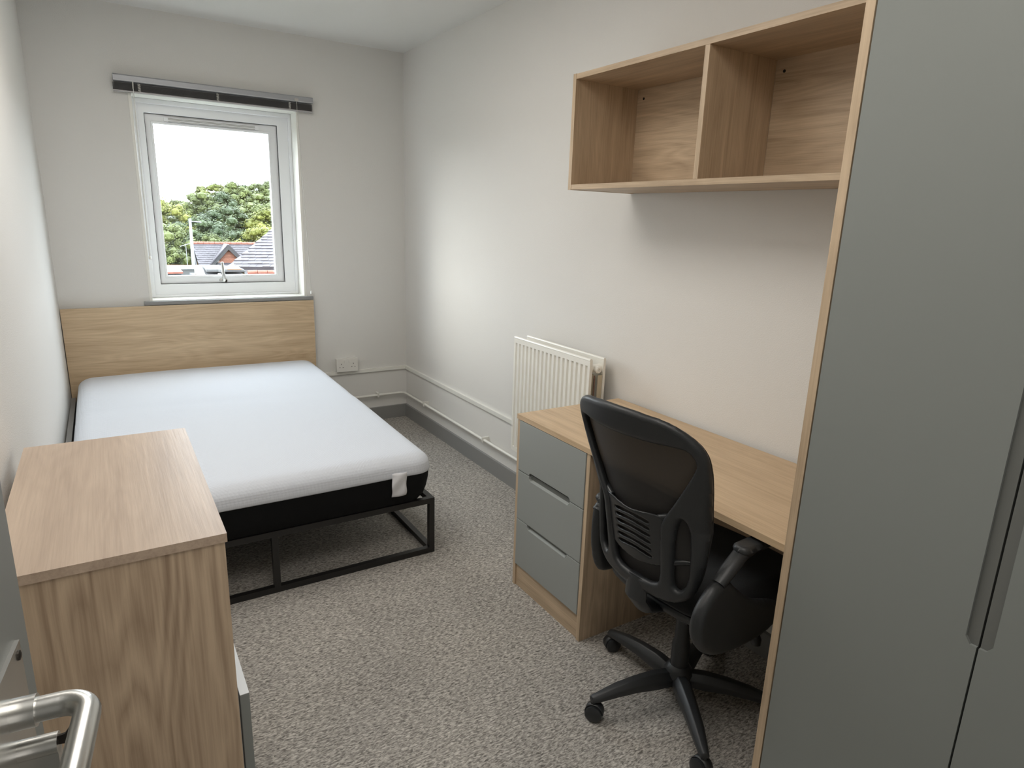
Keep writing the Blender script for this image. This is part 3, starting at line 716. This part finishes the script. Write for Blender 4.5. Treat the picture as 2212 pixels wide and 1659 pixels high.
bm = bmesh.new(); lathe(bm, [(.006, -.018), (.013, -.012), (.013, .006), (.008, .014)], (0, -.235, .352), 14); fin(bm, 'lever_knob', plast_b2, lv, smooth=True, world=False)
# arms
ARM = {1: [(-.205, .628), (-.216, .58), (-.214, .50), (-.196, .43), (-.16, .400), (-.05, .398), (.04, .415), (.05, .455), (-.08, .49), (-.145, .555), (-.165, .62)],
       -1: [(-.235, .612), (-.268, .598), (-.306, .55), (-.308, .49), (-.262, .432), (-.18, .402), (-.04, .396), (.03, .42), (.03, .47), (-.09, .52), (-.165, .575), (-.2, .608)]}
for k in (-1, 1):
    ar = spline(ARM[k], 5); yk = k*.222+UY*.9; zp = .672 if k < 0 else .640
    bm = sheet(ar, [], .007, lambda a, b, d, sd: (a, yk+sd*rnd(d, .020, .017), b)); bmesh.ops.recalc_face_normals(bm, faces=bm.faces[:])
    ab = fin(bm, 'arm_bracket', plast_b, oc, smooth='all', world=False)
    x0_ = -.232 if k < 0 else -.205
    bm = bmesh.new(); tube(bm, [(x0_, yk, .605), (x0_+.03, yk, .628), (x0_+.075, yk, zp-.012), (x0_+.12, yk, zp-.008)], [.017, .020, .020, .016], 14, flat=.8); fin(bm, 'arm_strut', plast_b, ab, smooth=True, world=False)
    pd = rrect(x0_+(.06 if k < 0 else .0), .055, -.025, .025, .024, 6)
    bm = sheet(pd, [], .006, lambda a, b, d, sd: (a, yk+b, zp+sd*rnd(d, .013, .012))); bmesh.ops.recalc_face_normals(bm, faces=bm.faces[:])
    fin(bm, 'armrest_pad', plast_b, oc, smooth='all', world=False)
# base
bm = bmesh.new(); lathe(bm, [(.030, .060), (.042, .068), (.044, .105), (.034, .122), (.028, .128)], (0, 0, 0), 24); fin(bm, 'base_hub', plast_b, oc, smooth=True, world=False)
for adeg in (94.7, 166.5, 238.4, 310.5, 22.7):
    a = math.radians(adeg)-ca; d = Vector((math.cos(a), math.sin(a), 0)); z_ = Vector((0, 0, 1)); sd_ = d.cross(z_)
    bm = bmesh.new(); secs = []
    for t, wd_, zt, zb in ((.03, .026, .110, .070), (.08, .025, .115, .068), (.15, .022, .110, .071), (.21, .020, .100, .068), (.265, .015, .084, .060), (.290, .012, .076, .058)):
        c0 = d*t
        secs.append([bm.verts.new(c0+sd_*q*wd_+z_*zq) for q, zq in ((-1, zb), (-1, zb+(zt-zb)*.55), (-.45, zt), (.45, zt), (1, zb+(zt-zb)*.55), (1, zb))])
    for i in range(len(secs)-1):
        for j in range(6): bm.faces.new((secs[i][j], secs[i][(j+1) % 6], secs[i+1][(j+1) % 6], secs[i+1][j]))
    bm.faces.new(secs[0][::-1]); bm.faces.new(secs[-1]); bmesh.ops.recalc_face_normals(bm, faces=bm.faces[:])
    lg = fin(bm, 'base_leg', plast_b, oc, .003, smooth=True, world=False)
    tilt = a+random.choice((.6, -.7, 1.2, 2.4)); td = Vector((math.cos(tilt), math.sin(tilt), 0)); ax = td.cross(z_); cpos = d*.283-td*.006
    bm = bmesh.new(); tube(bm, [d*.283+z_*.07, d*.283+z_*.03], .007, 8); 
    # hood
    n_ = 14; hv = []
    for q in (-1, 1):
        row = [bm.verts.new(cpos+z_*.0265+ax*q*.011+(td*math.cos(t)+z_*math.sin(t))*.0275) for t in [-.35+ (PI+.35)*i/n_ for i in range(n_+1)]]
        hv.append(row)
    for i in range(n_): bm.faces.new((hv[0][i], hv[0][i+1], hv[1][i+1], hv[1][i]))
    cs = fin(bm, 'caster', plast_b, lg, smooth=True, world=False); q = cs.modifiers.new('t', 'SOLIDIFY'); q.thickness = .002
    for q in (-1, 1):
        bm = bmesh.new(); c1 = cpos+z_*.0255
        tube(bm, [c1+ax*q*.0035, c1+ax*q*.006, c1+ax*q*.018, c1+ax*q*.023], [.022, .0252, .0252, .018], 20)
        fin(bm, 'wheel', plast_b2, cs, smooth=True, world=False)

# ------------------------------------------------------------------ open room door with lever handle
th = math.radians(7.0); E0 = Vector((-1.87, -3.602, 0)); ed = Vector((math.sin(th), math.cos(th), 0)); nn = Vector((math.cos(th), -math.sin(th), 0))
dr = bpy.data.objects.new('door_1', None); C.objects.link(dr); dr['kind'] = 'structure'; dr.location = E0; dr.rotation_euler = (0, 0, -th); ORG['door_1'] = None
# local frame: x = out of the visible face, y = towards the free edge
L_ = dict(world=False)
bm = bmesh.new(); bx(bm, -.044, 0, -.765, 0, .008, 1.985); fin(bm, 'door_leaf', door_m, dr, .0015, **L_)
bm = bmesh.new(); bx(bm, 0, .0035, -.128, -.034, .84, 1.064); bp = fin(bm, 'handle_plate', chrome, dr, .0022, **L_)
for z in (1.055, .85):
    for y in (-.043, -.119):
        bm = bmesh.new(); lathe(bm, [(.0042, 0), (.0042, .0012), (.002, .002)], (.0035, y, z), 12, axis=0); fin(bm, 'screw', dark_metal, bp, smooth=True, **L_)
bm = bmesh.new()
pts = [(.0035, -.081, 1.027), (.020, -.081, 1.027)]
tube(bm, pts, .0125, 20); fin(bm, 'handle_collar', chrome, dr, smooth=True, **L_)
bm = bmesh.new(); R_ = .020; p_ = [(.018, -.081, 1.027), (.036, -.081, 1.027)]
p_ += [(.036+R_*math.sin(a), -.081-R_*(1-math.cos(a)), 1.027) for a in [PI/2*k/8 for k in range(1, 9)]]
p_ += [(.056, -.14, 1.027), (.056, -.185, 1.027), (.054, -.196, 1.027), (.044, -.206, 1.027), (.034, -.208, 1.027)]
tube(bm, p_, .0098, 24); fin(bm, 'lever_handle', chrome, dr, smooth=True, **L_)
bm = bmesh.new(); 
bx(bm, .0035, .030, -.0865, -.0735, .962, .990); tube(bm, [(.0035, -.080, .992), (.030, -.080, .992)], .0085, 18); fin(bm, 'lock_cylinder', chrome, dr, smooth=True, **L_)
for z in (.25, 1.0, 1.78):
    bm = bmesh.new(); tube(bm, [(.004, -.768, z-.05), (.004, -.768, z+.05)], .006, 10); fin(bm, 'hinge', chrome, dr, smooth=True, **L_)
key = bpy.data.objects.new('key', None)
bm = bmesh.new(); Y0 = -.080; z0 = .994
prism(bm, [(.030, z0-.004), (.030, z0+.004), (.035, z0+.0045), (.039, z0+.010), (.045, z0+.012), (.050, z0+.009), (.0515, z0), (.050, z0-.009), (.045, z0-.012), (.039, z0-.010), (.035, z0-.0045)], 1, Y0-.001, Y0+.0012)
me = bpy.data.meshes.new('key'); bm.to_mesh(me); bm.free(); key = bpy.data.objects.new('key', me); me.materials.append(dark_metal); C.objects.link(key)
key.location = E0; key.rotation_euler = (0, 0, -th); tag(key, 'small dark key standing in the lock under the lever handle', 'key')
# door frame in the doorway behind the camera
bm = bmesh.new(); bx(bm, -1.998, -1.97, YF-.11, YF+.005, 0, 2.02); bx(bm, -1.16, -1.12, YF-.11, YF+.012, 0, 2.06); bx(bm, -1.97, -1.16, YF-.11, YF+.005, 2.0, 2.04)
struct(fin(bm, 'trim_5', gloss_w, bevel=.002))

# added housings for the ceiling fill, and an added frame round the hall fill
for y, lab in ((-1.95, 'slim white added fill panel above the desk, out of view'), (-3.75, 'slim white added fill panel nearest the doorway, out of view')):
    t = thing('ceiling_fill_panel', lab, 'fill light', (-1.40, y, 2.40))
    box('housing', -1.90, -.90, y-.5, y+.5, 2.400, 2.432, gloss_w, t, .004)
hw = bpy.data.objects.new('hall_fill_frame', None); C.objects.link(hw); hw['kind'] = 'structure'; hw.location = (-1.45, -6.1, .4); ORG['hall_fill_frame'] = Vector(hw.location)
ring('window_frame', -2.0, -.90, .35, 2.35, -1.95, -.95, .40, 2.30, -6.19, -6.07, upvc, hw)  # made-up frame around the hall fill area

# ------------------------------------------------------------------ outside
def ext(name, pts, faces, m, parent=None, label=None):
    me = bpy.data.meshes.new(name); me.from_pydata(pts, [], faces); me.update(); return link(name, me, m, parent, True, label)
slate_m = mat('weathered_slate', lin(50, 47, 52), .6, var=.35, vscale=1.3)
tile_m = mat('grey_roof_tile', lin(56, 53, 57), .7, var=.18, vscale=3)
terra_m = mat('terracotta', lin(112, 62, 48), .7, var=.2, vscale=4)
brick_m = mat('orange_tile_hanging', lin(104, 66, 50), .8, var=.15, vscale=6)
yellow_m = mat('yellow_brick', lin(106, 84, 50), .8, var=.12, vscale=8)
barge_m = mat('dark_bargeboard', lin(34, 33, 34), .6)
render_m = mat('pale_render', lin(56, 58, 62), .8, var=.12, vscale=3)
roofw_m = mat('pale_felt_roof', lin(60, 61, 61), .8, var=.15, vscale=1.5)
rust_m = mat('rust_streaked_roof', lin(96, 56, 34), .8, var=.35, vscale=1.2)
lampp_m = mat('white_lamp_post', lin(110, 112, 116), .5)
grass_m = mat('grass_ground', lin(46, 52, 34), .95, var=.3, vscale=.4)

# ground falls away below the window and climbs into a wooded hill
def ghill(x, y):
    if y < 50: return -6.0
    return -6.0+min(8.0, (y-50)*.14+max(0, x-4)*.10*min(1, (y-50)/20))
bm = bmesh.new(); xs = [-160+8*i for i in range(46)]; ys = [2+6*i for i in range(34)]
g = [[bm.verts.new((x, y, ghill(x, y)+.5*noise.noise(Vector((x*.05, y*.05, 0))))) for y in ys] for x in xs]
for i in range(len(xs)-1):
    for j in range(len(ys)-1): bm.faces.new((g[i][j], g[i+1][j], g[i+1][j+1], g[i][j+1]))
gr = fin(bm, 'ground', grass_m, smooth='all'); gr['kind'] = 'structure'

# house with slate roof, ridge tiles and a cross gable
ZR, ZE = -1.24, -3.35; HX0, HX1, HY = 4.52, 9.6, 55.0; SL = 2.6
ho = thing('slate_roofed_house', 'small brick house with slate roof, red ridge tiles and orange gable', 'house', (7, 56, -6))
box('wall', HX0+.35, HX1-.3, HY-SL*.8, HY+SL*.8, -6, ZE+.35, yellow_m, ho)
ext('gable_wall', [(HX0+.4, HY-SL*.8, ZE+.3), (HX0+.4, HY+SL*.8, ZE+.3), (HX0+.4, HY, ZR-.35), (HX0+.6, HY-SL*.8, ZE+.3), (HX0+.6, HY+SL*.8, ZE+.3), (HX0+.6, HY, ZR-.35)], [(0, 1, 2), (3, 5, 4), (0, 2, 5, 3), (1, 4, 5, 2)], yellow_m, ho)
def slope(name, a, b, c_, d_, th_, m, parent):
    a, b, c_, d_ = map(Vector, (a, b, c_, d_)); n_ = (b-a).cross(d_-a).normalized()*th_
    v = [a, b, c_, d_, a-n_, b-n_, c_-n_, d_-n_]
    return ext(name, v, [(0, 1, 2, 3), (7, 6, 5, 4), (0, 4, 5, 1), (1, 5, 6, 2), (2, 6, 7, 3), (3, 7, 4, 0)], m, parent)
def courses(name, a, b, c_, d_, rows, cols, m, parent, th_=.05, group_n=None):
    """tiles in stepped courses on the slope a(bottom left) b(bottom right) c(top right) d(top left)"""
    a, b, c_, d_ = map(Vector, (a, b, c_, d_)); n_ = (b-a).cross(d_-a).normalized()
    if n_.z < 0: n_ = -n_
    V = []; F = []
    for i in range(rows):
        l0, l1 = a.lerp(d_, i/rows), a.lerp(d_, (i+1.15)/rows); r0_, r1_ = b.lerp(c_, i/rows), b.lerp(c_, (i+1.15)/rows)
        for j in range(cols):
            o_ = .5 if i % 2 else 0; t0, t1 = (j+o_)/cols, (j+o_+.97)/cols
            if t0 >= 1: continue
            t1 = min(t1, 1)
            jit = random.uniform(-.3, .3)*th_
            q = [l0.lerp(r0_, t0)+n_*(th_+jit), l0.lerp(r0_, t1)+n_*(th_+jit), l1.lerp(r1_, t1)+n_*.004, l1.lerp(r1_, t0)+n_*.004, l0.lerp(r0_, t0), l0.lerp(r0_, t1)]
            k = len(V); V += q; F += [(k, k+1, k+2, k+3), (k+4, k+5, k+1, k), (k+4, k, k+3), (k+5, k+2, k+1)]
    o_ = ext(name, V, F, m, parent); o_['kind'] = 'stuff'; return o_
FA, FB, FC, FD = (HX0+.18, HY-SL, ZE), (HX1+.1, HY-SL, ZE), (HX1, HY, ZR), (HX0, HY, ZR)
slope('roof_slope', FA, FB, FC, FD, .12, slate_m, ho)
slope('roof_slope', (HX1+.1, HY+SL, ZE), (HX0-.1, HY+SL, ZE), (HX0, HY, ZR), (HX1, HY, ZR), .12, slate_m, ho)
courses('slates', FA, FB, FC, FD, 14, 22, slate_m, ho, .03)
bm = bmesh.new(); x = HX0
while x < HX1:
    tube(bm, [(x, HY, ZR+.02), (x+.40, HY, ZR+.02+random.uniform(-.02, .02))], .13, 8); x += .42
o_ = fin(bm, 'ridge_tiles', terra_m, ho); o_['kind'] = 'stuff'
for sg in (-1, 1):
    a = Vector((HX0-.06, HY+sg*SL*1.02, ZE-.1)); b = Vector((HX0-.06, HY, ZR+.02))
    v = [a, b, b-Vector((0, 0, .42)), a-Vector((0, 0, .35)), a+Vector((.08, 0, 0)), b+Vector((.08, 0, 0)), b+Vector((.08, 0, -.42)), a+Vector((.08, 0, -.35))]
    ext('bargeboard', v, [(0, 1, 2, 3), (7, 6, 5, 4), (0, 4, 5, 1), (1, 5, 6, 2), (2, 6, 7, 3), (3, 7, 4, 0)], barge_m, ho)
# cross gable
GX, GZ, GY, GW, GB = 6.94, -1.27, HY-2.0, 1.40, -2.95
slope('dormer_slope', (GX-GW-.1, GY, GB), (GX, GY, GZ), (GX, HY, GZ), (GX-GW-.1, HY, GB), -.08, slate_m, ho)
slope('dormer_slope', (GX, GY, GZ), (GX+GW+.1, GY, GB), (GX+GW+.1, HY, GB), (GX, HY, GZ), -.08, slate_m, ho)
for sg in (-1, 1):
    a = Vector((GX+sg*(GW+.12), GY-.05, GB-.05)); b = Vector((GX, GY-.05, GZ-.02)); k = Vector((0, .1, 0))
    v = [a, b, b-Vector((0, 0, .34)), a-Vector((0, 0, .30)), a+k, b+k, b+k-Vector((0, 0, .34)), a+k-Vector((0, 0, .30))]
    ext('bargeboard', v, [(0, 1, 2, 3), (7, 6, 5, 4), (0, 4, 5, 1), (1, 5, 6, 2), (2, 6, 7, 3), (3, 7, 4, 0)], barge_m, ho)
bm = bmesh.new(); z = GB-.75; 
while z < GZ-.45:
    hw = min(GW*.92, (GZ-.30-z)*.74)
    vs = bx(bm, GX-hw, GX+hw, GY+.22, GY+.34, z, z+.105)
    for v in vs:
        if v.co.z < z+.05 and v.co.y < GY+.3: v.co.y -= .05
    z += .11
o_ = fin(bm, 'gable_tiles', brick_m, ho); o_['kind'] = 'stuff'
box('gable_base', GX-GW*.95, GX+GW*.95, GY+.3, HY, -6, GB+.1, brick_m, ho)

# big roof on the right with tiles in courses
bh = thing('tiled_roof_building', 'low building with a broad grey tiled roof at right of the window view', 'building', (8, 37, -6))
A_, B_, C_, D_ = (3.75, 33.2, -1.50), (12.5, 33.2, -1.60), (13.5, 40.0, 1.75), (9.25, 40.0, 1.75)
slope('roof_slope', A_, B_, C_, D_, .15, tile_m, bh)
courses('roof_tiles', A_, B_, C_, D_, 22, 24, tile_m, bh, .05)
slope('rear_slope', (13.2, 46, -1.6), (9.6, 46, -1.6), (9.25, 40.02, 1.74), (13.5, 40.02, 1.74), .1, tile_m, bh)
box('wall', 5.2, 12, 33.9, 36.5, -6, -1.75, render_m, bh); box('rear_wall', 9.6, 12.6, 36.6, 45.5, -6, -1.8, render_m, bh)
bm = bmesh.new(); x = 4.75
while x < 11:
    tube(bm, [(x, 32.9, -1.76), (x+.48, 32.9, -1.75+random.uniform(-.02, .02))], .11, 8); x += .5
o_ = fin(bm, 'eaves_tiles', terra_m, bh); o_['kind'] = 'stuff'
box('parapet', 4.7, 11.5, 32.6, 33.3, -6, -1.86, roofw_m, bh)

# flat roofed block in front, rust-stained
fb = thing('flat_roofed_block', 'low grey block with rust-stained flat roof below the window handle', 'building', (1.8, 21, -6))
box('wall', 1.18, 2.34, 19.95, 23.2, -6, -.70, render_m, fb)
slope('roof_slope', (1.14, 19.8, -.52), (2.34, 19.8, -.535), (2.63, 23.2, -.66), (1.41, 23.2, -.63), .06, roofw_m, fb)
slope('rusty_flashing', (1.80, 19.78, -.515), (2.25, 19.78, -.52), (2.32, 22.0, -.60), (2.02, 22.0, -.595), .02, rust_m, fb)
box('gutter', 1.12, 2.36, 19.72, 19.80, -.60, -.57, barge_m, fb)
box('vent_opening', 1.80, 1.96, 19.92, 20.02, -.82, -.70, barge_m, fb); box('downpipe', 1.50, 1.58, 19.86, 19.94, -3, -.66, upvc, fb)
lt = thing('cream_lean_to', 'cream lean-to roof beside the rust-stained flat roof outside', 'building', (1, 21, -6))
slope('roof_slope', (.72, 19.2, -.60), (1.06, 19.2, -.70), (1.22, 21.6, -.56), (.98, 21.6, -.555), .05, mat('cream_sheet_roof', lin(76, 72, 64), .7, var=.1, vscale=3), lt)
box('wall', .78, 1.08, 19.5, 21.4, -6, -.76, render_m, lt)
tr_ = thing('red_capped_wall', 'long low wall with red tiled top at left of the window view', 'wall', (-1, 24, -6))
slope('tile_capping', (-3.0, 22.3, -.84), (.66, 22.3, -.80), (.62, 23.3, -.70), (-3.0, 23.3, -.66), .06, terra_m, tr_)
box('wall', -3.0, .62, 22.45, 23.2, -6, -.90, render_m, tr_)
wb = thing('white_parapet_block', 'long white parapet with railings behind the red capped wall', 'building', (0, 31, -6))
box('parapet', -4, 2.9, 30, 30.4, -6, -1.30, roofw_m, wb); box('coping', -4.1, 3.0, 29.9, 30.5, -1.30, -1.18, upvc, wb)
box('chimney_cap', -.2, .1, 29.8, 30.1, -1.45, -1.33, barge_m, wb)
tl = thing('far_tiled_ridge', 'distant red ridge line left of the slate-roofed house', 'building', (0, 45, -6))
slope('roof_slope', (-6, 42, -3.4), (4.0, 42, -3.5), (4.0, 45, -2.25), (-6, 45, -2.15), .1, terra_m, tl); box('wall', -6, 3.9, 42.4, 46, -6, -3.6, render_m, tl)
# lamp post and aerial
lp = thing('street_lamp', 'white street lamp post with one short arm before the trees', 'lamp post', (3.95, 50, -6))
bm = bmesh.new(); tube(bm, [(3.98, 50, -6), (3.96, 50, -2), (3.99, 50, .75)], [.13, .12, .09], 12); fin(bm, 'post', lampp_m, lp, smooth=True)
bm = bmesh.new(); tube(bm, [(3.99, 50, .55), (4.20, 50, .56)], .04, 8); fin(bm, 'arm', lampp_m, lp, smooth=True)
bm = bmesh.new(); tube(bm, [(4.16, 50, .56), (4.30, 50, .56), (4.64, 50, .52), (4.74, 50, .50)], [.04, .10, .11, .04], 10, flat=.5); fin(bm, 'lamp_head', lampp_m, lp, smooth=True)
ae = thing('roof_aerial', 'thin roof aerial at the left end of the slate roof', 'aerial', (3.6, 52, -3))
bm = bmesh.new(); tube(bm, [(3.75, 52, -3.4), (3.75, 52, -1.15)], .025, 6); fin(bm, 'mast', lampp_m, ae)
bm = bmesh.new(); tube(bm, [(3.35, 52, -1.35), (4.05, 52, -1.12)], .03, 6)
for t in range(5): x = 3.4+t*.15; tube(bm, [(x, 51.8, -1.33+t*.045), (x, 52.2, -1.33+t*.045)], .015, 5)
fin(bm, 'crossbar', lampp_m, ae)

# trees on the hill
def leafmat(name, c0, c1):
    m = bpy.data.materials.new(name); m.use_nodes = True; n = m.node_tree; N = n.nodes; L = n.links; b = N['Principled BSDF']
    b.inputs['Roughness'].default_value = .6; b.inputs['Specular IOR Level'].default_value = .25
    t = N.new('ShaderNodeTexCoord'); a = N.new('ShaderNodeTexNoise'); a.inputs['Scale'].default_value = 1.1; a.inputs['Detail'].default_value = 4
    r = N.new('ShaderNodeValToRGB'); r.color_ramp.elements[0].position = .35; r.color_ramp.elements[0].color = c0; r.color_ramp.elements[1].position = .65; r.color_ramp.elements[1].color = c1
    L.new(t.outputs['Object'], a.inputs['Vector']); L.new(a.outputs['Fac'], r.inputs['Fac']); L.new(r.outputs[0], b.inputs['Base Color'])
    return m
LM = [leafmat('leaf_mid_green', lin(50, 58, 27), lin(72, 80, 36)), leafmat('leaf_dark_green', lin(36, 48, 27), lin(54, 66, 36)), leafmat('leaf_yellow_green', lin(66, 72, 26), lin(92, 94, 38))]
bark = mat('bark', lin(60, 52, 44), .9)
def crown_mesh(seed):
    rs = random.Random(seed); bm = bmesh.new()
    blobs = []
    for i in range(64):
        a = rs.uniform(0, 2*PI); z = rs.uniform(-.95, 1); r = math.sqrt(max(0, 1-z*z))*rs.uniform(.55, 1.0)*(1 if z > -.3 else .8)
        blobs.append((Vector((r*math.cos(a)*.84, r*math.sin(a)*.84, z*.86)), rs.uniform(.14, .30)))
    for c_, br in blobs:
        for k in range(80):
            d_ = Vector((rs.gauss(0, 1), rs.gauss(0, 1), rs.gauss(0, 1))).normalized()
            if d_.z < -.5: continue
            p = c_+d_*br*rs.uniform(.82, 1.05); sz = rs.uniform(.022, .042)
            n_ = (d_+Vector((rs.gauss(0, .5), rs.gauss(0, .5), rs.gauss(0, .5)+.4))).normalized(); a_ = n_.orthogonal().normalized(); b_ = n_.cross(a_)
            q = rs.uniform(0, PI); a2, b2 = a_*math.cos(q)+b_*math.sin(q), -a_*math.sin(q)+b_*math.cos(q)
            bm.faces.new([bm.verts.new(p+a2*sz*u_+b2*sz*v_) for u_, v_ in ((-1, -.2), (0, -.75), (1, .2), (0, .75))])
        mt = Matrix.Translation(c_) @ Matrix.Scale(br*.66, 4)
        bmesh.ops.create_icosphere(bm, subdivisions=1, radius=1, matrix=mt)
    me = bpy.data.meshes.new('crown'); bm.to_mesh(me); bm.free(); return me
CM = {}
for k in range(3):
    for q in range(3):
        me = crown_mesh(10+k) if q == 0 else CM[(k, 0)].copy(); 
        me.materials.clear(); me.materials.append(LM[q]); CM[(k, q)] = me
bm = bmesh.new(); tube(bm, [(0, 0, 0), (.1, 0, .5), (0, .05, 1)], [.05, .04, .02], 8); TM = bpy.data.meshes.new('trunk'); bm.to_mesh(TM); bm.free(); TM.materials.append(bark)
TREES = [  # x, y, crown top z, crown radius, leaf tone, label
 (4.37, 72, 2.46, 3.0, 2, 'yellow-green tree forming the left end of the wooded skyline'),
 (7.0, 88, 2.5, 3.4, 0, 'mid green tree low on the skyline above the street lamp'),
 (8.6, 80, 3.5, 3.2, 0, 'leafy green tree rising left of the skyline middle'),
 (12.3, 96, 5.0, 3.6, 2, 'sunlit yellow-green tree at the middle of the skyline'),
 (13.5, 88, 5.0, 3.1, 0, 'rounded green tree just right of the skyline middle'),
 (16.8, 98, 5.2, 3.4, 1, 'dark green tree near the right of the skyline'),
 (18.0, 92, 5.6, 3.5, 0, 'tallest green tree at the right edge of the view'),
 (21.2, 95, 6.0, 4.0, 1, 'dark tree half hidden behind the right window frame'),
 (3.3, 62, .3, 2.8, 0, 'green tree at left behind the street lamp, below the skyline'),
 (6.5, 66, .9, 3.3, 1, 'broad dark green tree directly behind the street lamp'),
 (9.9, 72, 1.9, 3.4, 1, 'dark bluish green tree in the middle of the wood'),
 (13.1, 76, 2.5, 3.2, 0, 'mid green tree above the orange gable'),
 (14.3, 70, 1.8, 3.4, 2, 'bright yellow-green tree above the tiled roof at right'),
 (2.45, 56, -1.3, 2.3, 0, 'low green tree at the bottom left of the wood'),
 (4.6, 62, -1.2, 2.6, 1, 'low dark green tree behind the roof aerial'),
 (6.9, 62, -.7, 2.6, 0, 'low green tree behind the ridge of the slate roof'),
 (9.3, 63, -.4, 2.6, 1, 'low dark tree behind the orange gable peak'),
 (10.9, 61, .2, 2.4, 2, 'yellowish bush-like tree beside the tiled roof verge'),
 (2.2, 76, 1.7, 3.0, 1, 'dark tree mostly behind the left window frame'),
 (11.0, 84, 3.6, 3.2, 1, 'dark green tree filling the upper middle of the wood'),
 (15.9, 82, 3.6, 3.2, 0, 'pale mid green tree filling the upper right of the wood'),
]
for i, (x, y, zt, r, tone, lab) in enumerate(TREES):
    zb = ghill(x, y); t = thing('broadleaf_tree', lab, 'tree', (x, y, zb-.5), random.uniform(0, 6), 'trees on the wooded hill')
    hh = zt-zb+.5
    c_ = bpy.data.objects.new('crown', CM[(i % 3, tone)]); C.objects.link(c_); c_.parent = t
    rz = min(r*1.25, hh*.5); c_.scale = (r, r, rz); c_.location = (0, 0, hh-rz)
    k_ = bpy.data.objects.new('trunk', TM); C.objects.link(k_); k_.parent = t; k_.scale = (5, 5, hh-rz)
